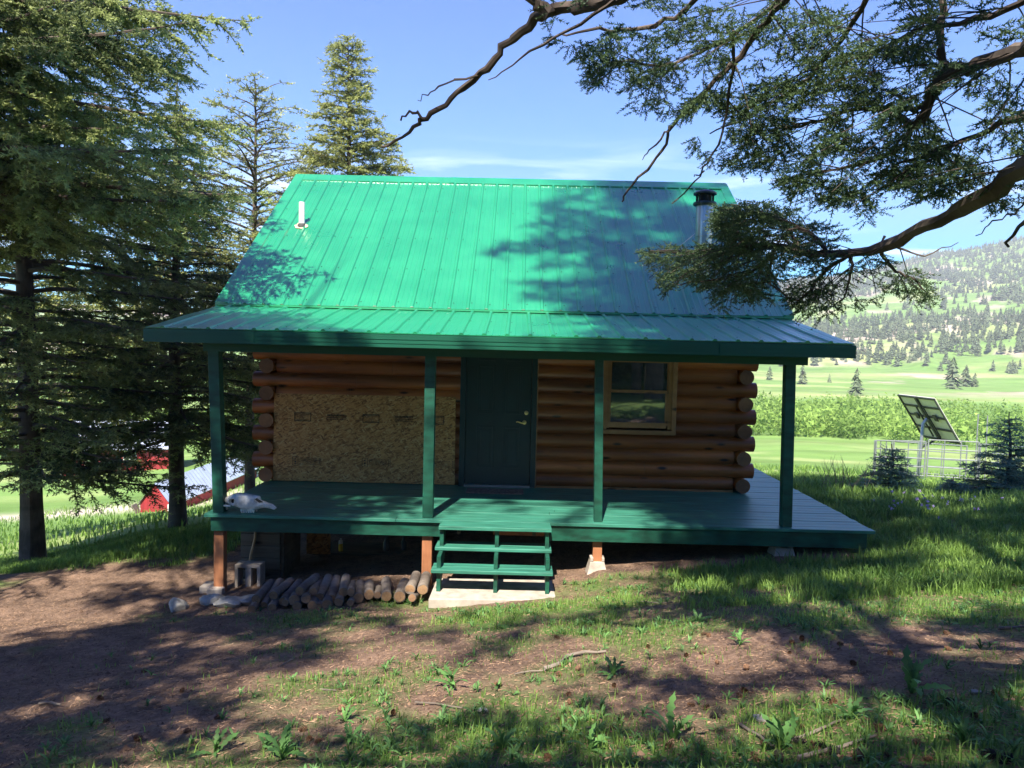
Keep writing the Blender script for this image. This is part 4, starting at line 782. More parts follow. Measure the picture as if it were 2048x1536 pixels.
# firewood
WD = [(512, 1199, 542, 1166, 17, 0), (528, 1210, 561, 1162, 15, 0), (547, 1191, 582, 1162, 18, 1), (566, 1203, 599, 1166, 18, 0), (599, 1182, 633, 1153, 17, 2), (626, 1184, 640, 1166, 17, 1), (639, 1194, 657, 1156, 18, 1), (663, 1199, 673, 1158, 20, 1), (687, 1184, 692, 1156, 19, 1), (701, 1184, 705, 1168, 15, 0), (717, 1196, 721, 1169, 20, 0), (738, 1189, 739, 1167, 20, 0), (755, 1190, 757, 1176, 14, 0), (773, 1193, 772, 1162, 20, 0), (799, 1193, 810, 1165, 22, 0), (820, 1179, 833, 1150, 20, 1), (845, 1179, 852, 1153, 21, 1),
      (504, 1221, 520, 1208, 16, -1), (544, 1222, 556, 1208, 17, -1), (588, 1200, 592, 1190, 20, -1), (594, 1218, 604, 1207, 18, -1), (612, 1197, 616, 1188, 18, -1), (625, 1211, 636, 1197, 19, -1), (654, 1216, 658, 1199, 20, -1), (678, 1204, 683, 1192, 18, -1), (700, 1206, 712, 1196, 14, -1), (571, 1206, 577, 1196, 13, -1), (824, 1196, 832, 1189, 15, -1), (638, 1218, 644, 1210, 12, -1)]
adj = ['fat', 'cracked', 'silvery', 'knotty', 'split-ended', 'dark', 'smooth', 'grey']
for k, (u1, v1, u2, v2, dpx, ly) in enumerate(WD):
    y1 = 7.86 + .03 * random.random() + (.04 if ly > 0 else (-.10 if ly < 0 else 0)); a = pt(u1, v1, y1); r_ = dpx / 2 * y1 / FPX * 1.06; 
    L_ = .48 if ly >= 0 else .34; b_ = pt(u2, v2, y1 + L_); g0 = gz(a[0], a[1])
    if ly < 0: a[2] = max(a[2], g0 + r_ * .7); b_[2] = gz(b_[0], b_[1]) + r_ * .8
    a = Vector(a); b_ = Vector(b_); n_ = 7; P_ = [a.lerp(b_, i / n_) + Vector((random.gauss(0, .002), 0, random.gauss(0, .003))) for i in range(n_ + 1)]
    q = MB(); ll = np.random.default_rng(k); nn_ = 14; q.tube(P_, [r_ * (1 + ll.uniform(-.05, .05)) for _ in P_], nn_, jit=.07)
    vs_ = q.v; 
    lg = q.build('firewood_log', M['grey'], None, True); lb = f"{adj[k % 8]} firewood log, " + ('short one at the front, ' if ly < 0 else 'upper row, ') + ('at the left end of the pile' if u1 < 560 else 'left of the middle of the pile' if u1 < 640 else 'near the middle of the pile' if u1 < 700 else 'right of the middle of the pile' if u1 < 780 else 'at the right end by the slab')
    tag(lg, lb, 'log', 'firewood logs piled in front of the deck')
    dn = (a - b_).normalized(); e = MB(); e.tube([a + dn * .001, a + dn * .004], [r_ * .93, r_ * .90], nn_, jit=.03); e.build('cut_face', M['logend2'] if 'logend2' in M else M['cedar'], lg)
labs = {}
for o_ in bpy.data.objects:
    if o_.name.startswith('firewood_log'):
        l_ = o_['label']; labs.setdefault(l_, []).append(o_)
for l_, os_ in labs.items():
    if len(os_) > 1:
        os_.sort(key=lambda o: o.data.vertices[0].co.x)
        for i, o_ in enumerate(os_): o_['label'] = l_.replace('firewood log,', 'firewood log,' if i == 0 else 'second log,')
# rocks
def rock(name, c, s, seed, lb):
    me = MB(); g = np.random.default_rng(seed); n1, n2 = 32, 20; vs = []; dirs = unit(g.normal(size=(26, 3))); off = g.uniform(.55, .92, 26)
    for i in range(n2 + 1):
        for j in range(n1):
            th = math.pi * i / n2; ph = 2 * math.pi * j / n1; d = np.array([math.sin(th) * math.cos(ph), math.sin(th) * math.sin(ph), math.cos(th)])
            pr = dirs @ d; r = min(1., float(np.min(np.where(pr > .15, off / np.maximum(pr, .15), 9)))); r *= 1 + .05 * (float(noise(d[0] * 4 + seed, d[1] * 4 + d[2] * 3, 5)) - .5)
            vs.append((c[0] + d[0] * r * s[0], c[1] + d[1] * r * s[1], c[2] + d[2] * r * s[2]))
    me.add(vs, [(i * n1 + j, i * n1 + (j + 1) % n1, (i + 1) * n1 + (j + 1) % n1, (i + 1) * n1 + j) for i in range(n2) for j in range(n1)])
    tag(me.build(name, M['rock'], None), lb, 'rock', 'rocks left of the firewood')
for k, (u, v, s, lb) in enumerate(((349, 1224, (.14, .11, .115), 'pale angular rock standing alone, leftmost of the rocks'), (415, 1212, (.19, .13, .085), 'light jagged rock left of two flat ones'), (452, 1216, (.21, .15, .065), 'flat mottled rock in the middle of the row'), (489, 1212, (.14, .13, .07), 'low pale rock touching the firewood pile'))):
    p_ = gp(u, v); rock('rock', (p_[0], p_[1] + .08, p_[2] + .03), s, 500 + k, lb)
# skull
def skull():
    rootp = (-3.08, 8.60, 0.0); n1, n2 = 72, 36; vs = []
    # length axis x: 0 (back) .. .62 (nose); section half-width, top, bottom
    X = [0, .04, .10, .16, .24, .34, .435, .45, .53, .59, .62, .63]
    TOP = [.150, .168, .198, .216, .216, .203, .190, .150, .118, .092, .070, .060]; BOT = [.118, .100, .082, .066, .034, .026, .040, .046, .062, .054, .045, .048]; HW = [.03, .055, .085, .105, .10, .08, .054, .046, .040, .040, .034, .015]
    for i in range(n1 + 1):
        x = .63 * i / n1; tp = np.interp(x, X, TOP); bt = np.interp(x, X, BOT); hw = np.interp(x, X, HW)
        for j in range(n2):
            a = 2 * math.pi * j / n2; cy = math.cos(a); cz = math.sin(a); y = hw * np.sign(cy) * abs(cy) ** .8; z = (tp + bt) / 2 + (tp - bt) / 2 * np.sign(cz) * abs(cz) ** .8
            d = math.hypot((x - .155) / .040, (z - .132) / .034)
            if d < 1.5: y -= np.sign(cy) * (.055 * max(0, 1 - d) ** .4 if d < 1 else 0); y += np.sign(cy) * .012 * math.exp(-((d - 1.15) / .2) ** 2)
            d3 = math.hypot((x - .44) / .045, (z - .150) / .020)
            if d3 < 1: y *= .45
            y += (float(noise(x * 30, z * 30, 9)) - .5) * .006; z += (float(noise(x * 26, y * 40 + 9, 10)) - .5) * .006
            vs.append((x, y, z))
    fs = [(i * n2 + j, i * n2 + (j + 1) % n2, (i + 1) * n2 + (j + 1) % n2, (i + 1) * n2 + j) for i in range(n1) for j in range(n2)] + [tuple(range(n2 - 1, -1, -1)), tuple(n1 * n2 + j for j in range(n2))]
    rz = R(-6); c, s_ = math.cos(rz), math.sin(rz)
    tr = lambda v: (-3.40 + v[0] * c - v[1] * s_, 8.57 + v[0] * s_ + v[1] * c, v[2] * 1.0 + .004)
    q = MB().add([tr(v) for v in vs], fs); o_ = q.build('animal_skull', M['bone'], None, True); tag(o_, 'bleached long-nosed animal skull lying on the deck beside the left post', 'skull')
    for p_ in o_.data.polygons: p_.use_smooth = True
    for sy in (-1, 1):
        q = MB()
        for k in range(6): x = .245 + k * .027; q.tube([tr((x, sy * (.060 - .003 * k), .042)), tr((x + .004, sy * (.054 - .003 * k), .003))], [.014, .009], 6)
        q.build('teeth', M['bone'], o_)
        q = MB(); q.tube([tr((.13, sy * .098, .085)), tr((.09, sy * .105, .085)), tr((.05, sy * .085, .08)), tr((.03, sy * .06, .075))], [.012, .010, .012, .014], 8); q.build('cheek_bone', M['bone'], o_, True)
        q = MB(); vv = [tr((.155 + .030 * math.cos(a), sy * .068, .132 + .025 * math.sin(a))) for a in np.linspace(0, 2 * math.pi, 14, endpoint=False)]; q.add(vv + [tr((.155, sy * .048, .132))], [(k, (k + 1) % 14, 14) for k in range(14)]); q.build('eye_socket_shade', M['bone_shade'], o_)  # dark fan painted in as the shade of the socket
        q = MB(); q.tube([tr((.43, sy * .050, .085)), tr((.50, sy * .042, .108)), tr((.58, sy * .032, .085)), tr((.632, sy * .018, .058))], [.010, .012, .014, .010], 8); q.build('upper_jaw_tip', M['bone'], o_, True)
    q = MB(); q.tube([tr((0.03, 0, .12)), tr((.01, 0, .07)), tr((.035, 0, .012))], [.045, .045, .022], 9, jit=.3); q.build('skull_base', M['bone'], o_, True)
    q = MB(); q.add([tr((.41, -.062, .163)), tr((.43, -.056, .180)), tr((.51, -.046, .135)), tr((.46, -.056, .128))], [(0, 1, 2, 3)]); q.build('nose_cavity_shade', M['bone_shade'], o_)  # flat dark patch stands for the shaded nasal opening
skull()
# ------------------------------------------------------------------ sheds down the slope at the left
def shed(name, lb, P0, P1, wall_h, depth, rise, over, win=False, wall='red'):
    P0 = np.array(P0); P1 = np.array(P1); d = P1 - P0; L = np.linalg.norm(d[:2]); e = d / L; n = np.array([-e[1], e[0], 0]); 
    root = thing(name, lb, 'shed', (P0[0], P0[1], P0[2] - wall_h)); f = lambda a, b, z: tuple(P0 + e * a + n * b + np.array([0, 0, z]))
    q = MB()
    q.add([f(0, 0, -wall_h), f(L, 0, -wall_h), f(L, depth, -wall_h), f(0, depth, -wall_h), f(0, 0, 0), f(L, 0, 0), f(L, depth, 0), f(0, depth, 0), f(0, depth / 2, rise), f(L, depth / 2, rise)], [(0, 1, 5, 4), (1, 2, 6, 9, 5), (2, 3, 7, 6), (3, 0, 4, 8, 7), (0, 3, 2, 1)]); q.build('walls', M[wall], root)
    for s0, s1, nm in ((0, 1, 'roof'), (1, 0, 'rear_roof')):
        q = MB(); b0 = -over if s0 == 0 else depth + over; zr = -over * rise / (depth / 2); K = int((L + 2 * over) / .3)
        for k in range(K):
            a0 = -over + (L + 2 * over) * k / K; a1 = -over + (L + 2 * over) * (k + 1) / K; am = a0 + .06
            for (x0, x1, h) in ((a0, am, .022), (am, a1, .01)): q.add([f(x0, b0, zr + h), f(x1, b0, zr + h), f(x1, depth / 2, rise + h), f(x0, depth / 2, rise + h), f(x0, b0, zr - .02), f(x1, b0, zr - .02)], [(0, 1, 2, 3), (4, 5, 1, 0)])
        q.build(nm, M['tin'], root)
    for a in (0, L):
        q = MB(); q.beam(f(a - .02 if a == 0 else a + .02, -.0, -wall_h), f(a - .02 if a == 0 else a + .02, 0, -.05), .14, .14); q.build('corner_board', M['white'], root)
    if win:
        for a in (L * .55, L * .2):
            q = MB(); 
            for (x0, x1, z0_, z1_) in ((a, a + .9, -1.35, -.25),): q.add([f(x0, -.03, z0_), f(x1, -.03, z0_), f(x1, -.03, z1_), f(x0, -.03, z1_)], [(0, 1, 2, 3)])
            w_ = q.build('window', M['white'], root); q = MB()
            for i_ in (0, 1):
                for j_ in (0, 1): x0 = a + .07 + i_ * .40; z0_ = -1.28 + j_ * .52; q.add([f(x0, -.045, z0_), f(x0 + .36, -.045, z0_), f(x0 + .36, -.045, z0_ + .46), f(x0, -.045, z0_ + .46)], [(0, 1, 2, 3)])
            q.build('pane', M['glass'], w_)
    return root
shed('red_shed', 'dark red shed with bluish metal roof just below the bank', (-14.15, 30.1, -4.83), (-13.9, 39.5, -4.83), 2.4, 1.25, .8, .1)
shed('red_barn', 'far red barn with white window and pale roof behind the spruces', (-32.5, 52.6, -6.1), (-25.6, 54.6, -6.1), 2.4, 6, 1.6, .4, True)
tag(MB().beam((-14.9, 30.0, -6.4), (-15.6, 30.0, -4.9), .35, .05).beam((-14.6, 29.7, -6.5), (-15.0, 29.8, -5.6), .2, .05).build('leaning_boards', M['grey'], None), 'grey weathered boards leaning on the end of the near shed', 'boards')
# ------------------------------------------------------------------ solar tracker
Cp = pt(1857, 836, 26); ph, T_ = R(85), R(56); gdir = np.array([math.sin(ph), math.cos(ph), 0]); aa = np.array([math.cos(ph), -math.sin(ph), 0]); bb = gdir * math.cos(T_) - np.array([0, 0, math.sin(T_)]); nn = np.cross(bb, aa)
if nn[2] < 0: nn = -nn
Wp, Hp = 2.0, 1.82; gzs = gz(Cp[0] - .2, Cp[1]); sol = thing('solar_panel', 'tilted solar panel array seen from behind on a steel pole in the pasture', 'solar panel', (Cp[0], Cp[1], gzs))
pp_ = lambda a, b, c=0: tuple(Cp + aa * a + bb * b + nn * c)
def slab(a0, a1, b0, b1, c0, c1):
    return MB().add([pp_(a0, b0, c0), pp_(a1, b0, c0), pp_(a1, b1, c0), pp_(a0, b1, c0), pp_(a0, b0, c1), pp_(a1, b0, c1), pp_(a1, b1, c1), pp_(a0, b1, c1)], [(0, 3, 2, 1), (4, 5, 6, 7), (0, 1, 5, 4), (1, 2, 6, 5), (2, 3, 7, 6), (3, 0, 4, 7)])
for s0, s1 in ((-Wp / 2, -.03), (.03, Wp / 2)):
    slab(s0, s1, -Hp / 2, Hp / 2, 0, .03).build('panel_sheet', M['pback'], sol); slab(s0 + .02, s1 - .02, -Hp / 2 + .02, Hp / 2 - .02, .031, .034).build('solar_cells', M['pcell'], sol)
for b_ in (-Hp / 2, -.52, -.12, .38, Hp / 2 - .05): slab(-Wp / 2 - .03, Wp / 2 + .03, b_, b_ + .06, -.05, -.004).build('rail', M['pframe'], sol)
for a_, w_ in ((-Wp / 2 - .03, .05), (-.05, .10), (Wp / 2 - .02, .05)): slab(a_, a_ + w_, -Hp / 2, Hp / 2, -.045 - .03 * (w_ > .06), -.002).build('beam', M['pframe'], sol)
for a_ in (-.22, .17): slab(a_, a_ + .04, -.5, .75, -.10, -.055).build('strut', M['pframe'], sol)
for a_ in (-.55, .45): slab(a_, a_ + .17, -.22, .02, -.09, -.052).build('junction_box', M['pframe'], sol)
pl = Cp + np.array([-.23, -.05, -.15]); q = MB().tube([tuple(Cp + nn * -.06), tuple(Cp + nn * -.16 + np.array([-.05, 0, -.12])), (Cp[0] - .28, Cp[1] - .05, gzs - .1)], [.07, .06, .055], 10); q.build('pole', M['alu'], sol, True)
MB().beam((pl[0], pl[1], pl[2] - .9), pp_(0, Hp / 2 - .1, -.06), .06, .06).build('brace', M['pframe'], sol)
tag(MB().box(pl[0] - .2, pl[0] + .1, pl[1] - .15, pl[1] + .15, gzs - .1, gzs + .07).build('pole_footing', M['conc'], None, bevel=.02), 'small white concrete footing at the foot of the solar pole', 'footing')
# corral panels
def panel(lb, A, B, h=1.22, nr=5, tall=False):
    A = np.array([A[0], A[1], gz(A[0], A[1]) + .10]); B = np.array([B[0], B[1], gz(B[0], B[1]) + .10]); r = thing('corral_panel', lb, 'fence panel', tuple(A), 0, 'galvanised panels round the solar pole'); q = MB()
    q.tube([tuple(A), tuple(A + [0, 0, h])], .026, 6).tube([tuple(B), tuple(B + [0, 0, h])], .026, 6); q.build('end_post', M['galv'], r)
    for k in range(nr):
        z = h * (k + .15) / (nr - .85); MB().tube([tuple(A + [0, 0, min(z, h)]), tuple(B + [0, 0, min(z, h)])], .021, 6).build('rail', M['galv'], r)
    for f_ in (.33, .66): m_ = A + (B - A) * f_; MB().tube([tuple(m_), tuple(m_ + [0, 0, h])], .018, 6).build('upright', M['galv'], r)
panel('galvanised corral panel at the left, partly behind the small spruce', (12.75, 26.2), (14.0, 25.3)); panel('galvanised corral panel in front of the solar pole', (14.06, 25.25), (15.3, 24.5), 1.28)
panel('galvanised corral panel behind the taller young spruce', (15.36, 24.5), (18.3, 26.2)); panel('back corral panel behind the solar pole', (14.6, 28.6), (17.6, 28.9)); panel('left back corral panel running away behind the pole', (12.75, 26.3), (14.5, 28.55))
gt = thing('metal_gate_frame', 'tall narrow metal frame standing above the corral rails', 'gate', (16.95, 27, gz(16.95, 27))); MB().tube([(16.78, 27, gz(16.8, 27)), (16.78, 27, -.10), (17.12, 27, -.16), (17.14, 27, gz(17, 27))], .022, 6).build('hoop', M['galv'], gt)
# ------------------------------------------------------------------ far conifers
def far_tree(seed, H=1.0):
    g = np.random.default_rng(seed); T = []
    for k in range(15):
        z0 = .05 + .9 * k / 15; r = .24 * (1 - z0) ** .8 + .012; 
        for j in range(7):
            a = g.uniform(0, 6.28); rr = r * g.uniform(.6, 1.2); w_ = .34; z = z0 + g.uniform(-.02, .02)
            c1 = np.array([math.cos(a - w_) * rr, math.sin(a - w_) * rr, z - .05 * g.uniform(.3, 1.4)]); c2 = np.array([math.cos(a + w_) * rr, math.sin(a + w_) * rr, z - .05 * g.uniform(.3, 1.4)]); T.append([[0, 0, z + .10], c1, c2])
    return np.array(T).reshape(-1, 3)
FT = [far_tree(900 + i) for i in range(4)]
def far_trunk(): return MB().tube([(0, 0, -.08), (0, 0, .5), (0, 0, .96)], [.022, .014, .003], 5)
g = np.random.default_rng(31); N = 60000; az = R(1) * g.uniform(15.5, 38.5, N); r = np.exp(g.uniform(np.log(230), np.log(1560), N)); X = r * np.sin(az); Y = r * np.cos(az)
dens_ = forest(X, Y) * (r / 1560) ** .9; k = g.uniform(0, 1, N) < dens_ * .4; X, Y, r = X[k], Y[k], r[k]
# thin out the copses by a minimum spacing grid
cell = {}; keep = []
for i in range(len(X)):
    c_ = (int(X[i] / 4.0), int(Y[i] / 4.0))
    if c_ in cell: continue
    cell[c_] = 1; keep.append(i)
X, Y, r = X[keep], Y[keep], r[keep]
# lone trees read off the open slopes
lone = [(1712, 800, 215, 7.5), (1905, 768, 300, 12), (1932, 752, 330, 9), (1950, 755, 330, 6), (1865, 605, 0, 0), (1605, 752, 300, 8), (1540, 735, 330, 6), (1660, 738, 330, 4)]
X2 = []; Y2 = []; H2 = []
for u, v, dd, hh in lone:
    if dd: p_ = pt(u, v, dd * .88); X2.append(p_[0]); Y2.append(p_[1]); H2.append(hh)
for i in range(46):
    a_ = R(g.uniform(26, 37)); rr2 = g.uniform(770, 1000); X2.append(rr2 * math.sin(a_)); Y2.append(rr2 * math.cos(a_)); H2.append(g.uniform(6, 12))
for c_ in range(26): a_ = R(33.2 + g.normal(0, .5)); rr2 = 860 + g.normal(0, 18); X2.append(rr2 * math.sin(a_)); Y2.append(rr2 * math.cos(a_)); H2.append(g.uniform(9, 15))
HH = np.where(r < 800, g.uniform(3.5, 9, len(X)), g.uniform(4.5, 10.5, len(X))); X = np.concatenate([X2, X]); Y = np.concatenate([Y2, Y]); HH = np.concatenate([H2, HH]); r = np.hypot(X, Y)
u_, v_, d_ = proj(np.stack([X, Y, hgt(X, Y)], -1)); big = HH / r; order = np.argsort(-big); one = order[:290]; rest = order[290:]
protos = []
for i in range(4):
    root = thing('distant_conifer', 'dark conifer standing on the far hillside', 'tree', (0, 0, 0), 0, 'conifers on the far hillside'); cr_ = add_mesh('crown', FT[i], np.arange(len(FT[i]), dtype=np.int32).reshape(-1, 3), M['far'], root, False, rnd=g.uniform(0, 1, len(FT[i]))); far_trunk().build('trunk', M['bark'], root); protos.append(root)
Zt = hgt(X, Y)
bandn = lambda rr_: 'on the lower green slope below the wooded belt' if rr_ < 450 else ('in the rocky wooded belt across the far hillside' if rr_ < 760 else 'on the high meadow and ridge of the far hill')
for n_, i in enumerate(one):
    t_ = protos[n_] if n_ < 4 else dup(protos[n_ % 4]); t_.location = (X[i], Y[i], Zt[i] - .3); s_ = HH[i]; t_.scale = (s_ * g.uniform(.9, 1.5), s_ * g.uniform(.9, 1.5), s_); t_.rotation_euler = (0, 0, g.uniform(0, 6.28)); t_['label'] = 'small dark conifer ' + bandn(r[i])
P_ = []; rn = []
for kk in range(4):
    ii = rest[kk::4]; T4 = FT[kk]; a_ = g.uniform(0, 6.28, len(ii)); s_ = HH[ii]; wx = s_ * g.uniform(.9, 1.5, len(ii)); c, s2 = np.cos(a_)[:, None], np.sin(a_)[:, None]
    tx = T4[None, :, 0] * wx[:, None]; ty = T4[None, :, 1] * wx[:, None]; P_.append(np.stack([X[ii][:, None] + tx * c - ty * s2, Y[ii][:, None] + tx * s2 + ty * c, Zt[ii][:, None] - .3 + T4[None, :, 2] * s_[:, None]], -1).reshape(-1, 3)); rn.append(np.repeat(g.uniform(0, 1, len(ii)), len(T4)))
P_ = np.vstack(P_); tag(add_mesh('distant_forest', P_, np.arange(len(P_), dtype=np.int32).reshape(-1, 3), M['far'], None, False, rnd=np.concatenate(rn)), 'mass of small conifers covering the far hillside behind the nearer ones', 'forest', kind='stuff')
print('far trees', len(X))
# willow thicket across the valley floor
N = 1500; az = R(1) * g.uniform(-36, 40, N); r = g.uniform(88, 150, N); X = r * np.sin(az); Y = r * np.cos(az); k = (fbm(X * .03, Y * .03, 55, 3) > .42 - .1 * (az > 0)); X, Y = X[k], Y[k]; n = len(X); hh = g.uniform(1.3, 3.3, n) * (.25 + 1.4 * fbm(X * .09, Y * .09, 59, 3)); m_ = 120
C_ = g.normal(0, 1, (n, m_, 3)); C_ = C_ / np.linalg.norm(C_, axis=-1, keepdims=True) * g.uniform(.5, 1, (n, m_, 1)); c = np.stack([X, Y, hgt(X, Y) + hh * .45], -1)[:, None, :] + C_ * np.stack([hh * .8, hh * .8, hh * .55], -1)[:, None, :]
tri = g.normal(0, 1, (n, m_, 3, 3)) * (hh * .062)[:, None, None, None]; V = (c[:, :, None, :] + tri).reshape(-1, 3)
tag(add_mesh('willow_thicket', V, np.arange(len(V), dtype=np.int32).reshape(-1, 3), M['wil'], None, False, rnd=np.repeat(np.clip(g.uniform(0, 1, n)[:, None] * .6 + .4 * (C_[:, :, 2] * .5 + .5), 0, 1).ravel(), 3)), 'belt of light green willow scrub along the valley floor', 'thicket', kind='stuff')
# ------------------------------------------------------------------ ground cover
def inview(X, Y, mar=220):
    u, v, d = proj(np.stack([X, Y, hgt(X, Y)], -1)); return (d > .8) & (u > -mar) & (u < 2048 + mar) & (v < 1536 + mar * 1.5)
def blades(name, X, Y, H, W, mat_, lb, cat, seed, bend=.5, rv=None, parent=None, kind='stuff'):
    g = np.random.default_rng(seed); n = len(X); Z = hgt(X, Y) - .006; a = g.uniform(0, 6.28, n); b = g.uniform(.1, 1, n) * bend * H; wx = np.cos(a + 1.57) * W / 2; wy = np.sin(a + 1.57) * W / 2; bx = np.cos(a) * b; by = np.sin(a) * b
    p0 = np.stack([X - wx, Y - wy, Z], -1); p1 = np.stack([X + wx, Y + wy, Z], -1); p2 = np.stack([X - wx * .8 + bx * .35, Y - wy * .8 + by * .35, Z + H * .58], -1); p3 = np.stack([X + wx * .8 + bx * .35, Y + wy * .8 + by * .35, Z + H * .58], -1); p4 = np.stack([X + bx, Y + by, Z + H * (1 - .25 * b / H)], -1)
    V = np.stack([p0, p1, p3, p0, p3, p2, p2, p3, p4], 1).reshape(-1, 3); rr_ = g.uniform(0, 1, n) if rv is None else rv
    o_ = add_mesh(name, V, np.arange(len(V), dtype=np.int32).reshape(-1, 3), mat_, parent, False, rnd=np.repeat(rr_, 9)); return tag(o_, lb, cat, kind=kind)
g = np.random.default_rng(81); XS = []; YS = []; HS_ = []; WS = []; RV = []
def scatter(n, x0, x1, y0, y1, h, w_, thr, pw=1.0):
    X = g.uniform(x0, x1, n); Y = g.uniform(y0, y1, n); d = grassd(X, Y); cl = fbm(X * 5, Y * 5, 97, 2); k = (g.uniform(0, 1, n) < d ** pw * np.clip(cl * 2.4 - .55, .05, 1)) & inview(X, Y) & ~((np.abs(X) < 3.7) & (Y > 8.35) & (Y < 17)) & ~((X > -1.0) & (X < .6) & (Y > 7.45) & (Y < 8.5)) & (d > thr)
    k &= ~((X > 3.0) & (X < 4.1) & (Y > 8.35) & (Y < 17)); X, Y, d = X[k], Y[k], d[k]; XS.append(X); YS.append(Y); HS_.append(h * g.uniform(.45, 1.25, len(X)) * (.55 + .45 * d)); WS.append(np.full(len(X), w_) * g.uniform(.7, 1.3, len(X))); RV.append(np.clip(fbm(X * 1.3, Y * 1.3, 98, 2) + g.uniform(-.25, .25, len(X)), 0, 1))
scatter(95000, -3.5, 5.5, 2.3, 8.9, .075, .0055, .12, 1.2); scatter(120000, 1.5, 10, 6.2, 12.5, .14, .010, .2); scatter(60000, 4, 17, 10, 22, .20, .02, .2); scatter(60000, -11, -3.4, 9.6, 14, .13, .013, .2)
scatter(30000, -22, 30, 14, 36, .22, .035, .2)
X = g.uniform(-4, 6, 16000); Y = g.uniform(2.2, 8.6, 16000); k = (g.uniform(0, 1, 16000) < np.clip((fbm(X * 2.2, Y * 2.2, 163, 3) - .42) * 5, .04, 1) * (.25 + .75 * sst(-3, 1.5, X))) & inview(X, Y) & ~((X > -1.0) & (X < .6) & (Y > 7.45)) & ~((np.abs(X) < 4.0) & (Y > 8.3)); X, Y = X[k], Y[k]; XS.append(X); YS.append(Y); HS_.append(g.uniform(.02, .065, len(X))); WS.append(g.uniform(.003, .006, len(X))); RV.append(g.uniform(.2, .9, len(X)))
blades('grass', np.concatenate(XS), np.concatenate(YS), np.concatenate(HS_), np.concatenate(WS), M['grass'], 'green grass growing over the yard and bank', 'grass', 5, .8, np.concatenate(RV))
print('blades', sum(map(len, XS)))
def leaf_strip(n, jag, seed):      # triangles of one leaf, length along +x, unit length
    g_ = np.random.default_rng(seed); T = []; pw = []
    for i in range(n + 1): t = i / n; w_ = .085 * math.sin(math.pi * min(1, t * .85 + .12)) ** .8 * (1 + (jag * (1 if i % 2 else -.55))) * (.5 + t * .7); pw.append((t, max(.012, w_) if i < n else 0.0, .26 * math.sin(t * 2.2) - .28 * t * t))
    for i in range(n):
        a, b = pw[i], pw[i + 1]; T += [[(a[0], -a[1], a[2]), (a[0], a[1], a[2]), (b[0], b[1], b[2])], [(a[0], -a[1], a[2]), (b[0], b[1], b[2]), (b[0], -b[1], b[2])]]
    return np.array(T).reshape(-1, 3)
TLf = leaf_strip(5, 0, 1); TD = leaf_strip(11, .55, 2)
def plants(name, X, Y, nl, L, T, mat_, lb, cat, seed, el=(.3, 1.2), kind='stuff', group=None, Z=None):
    g_ = np.random.default_rng(seed); n = len(X); Z = (hgt(X, Y) if Z is None else Z); P = np.repeat(np.stack([X, Y, Z], -1), nl, 0); a = g_.uniform(0, 6.28, n * nl); e = g_.uniform(el[0], el[1], n * nl); D = np.stack([np.cos(a) * np.cos(e), np.sin(a) * np.cos(e), np.sin(e)], -1)
    Ls = np.repeat(L, nl) * g_.uniform(.6, 1.2, n * nl); V = instance(P, D, Ls, T, g_.uniform(-.5, .5, n * nl)); o_ = add_mesh(name, V, np.arange(len(V), dtype=np.int32).reshape(-1, 3), mat_, None, False, rnd=np.repeat(g_.uniform(0, 1, n * nl), len(T))); return tag(o_, lb, cat, group, kind)
X = g.uniform(-3.5, 6.5, 9000); Y = g.uniform(2.2, 9.2, 9000); d = grassd(X, Y); k = (g.uniform(0, 1, 9000) < (d * .75 + .03)) & inview(X, Y) & (fbm(X * 3.3, Y * 3.3, 131, 2) > .42) & ~((X > -.95) & (X < .55) & (Y > 7.5)) & ~((np.abs(X) < 4.0) & (Y > 8.2)); X, Y = X[k], Y[k]
plants('ground_weeds', X, Y, 9, g.uniform(.03, .075, len(X)), TLf, M['weed'], 'low broad-leaved weeds scattered over the bare soil', 'weeds', 7); print('weeds', len(X))
DL = [(565, 1518, .17, 'bright upright dandelion plant at the bottom edge left of centre'), (532, 1495, .10, 'small dandelion rosette just left of the bright upright one'), (700, 1482, .12, 'dandelion rosette on dark soil below the middle of the woodpile'), (905, 1372, .14, 'leafy dandelion clump in line with the concrete slab'), (1005, 1500, .13, 'grey-green dandelion at the bottom centre'), (1180, 1500, .13, 'ragged dandelion right of bottom centre'), (1345, 1478, .19, 'tall ragged dandelion with upright stems at lower right of centre'), (1560, 1500, .17, 'wide flat dandelion with pointed leaves at the lower right'), (1822, 1385, .22, 'tall leafy weed clump at the right side of the yard'), (1925, 1485, .11, 'round-leaved bright plant in the lower right corner'), (1395, 1245, .13, 'small leafy tuft in the sunlit patch right of the steps'), (1225, 1352, .12, 'low dandelion patch beside the curved stick'), (690, 1442, .09, 'thin pale dandelion on bare soil at lower left of centre'), (1700, 1440, .13, 'pale-leaved weed between cones at the lower right'), (430, 1508, .12, 'dandelion at the lower left'), (1480, 1290, .12, 'leafy weed in the middle of the right yard')]
for k, (u, v, L_, lb) in enumerate(DL):
    p_ = gp(u, v); n_ = 11; o_ = plants('dandelion', np.array([p_[0]]), np.array([p_[1]]), n_, np.array([L_ * .95]), TD, M['dand'], lb, 'weed', 700 + k, (.25, 1.25) if L_ < .16 else (.35, 1.4), None, 'dandelions and leafy weeds in the yard', np.array([p_[2] - .005]))
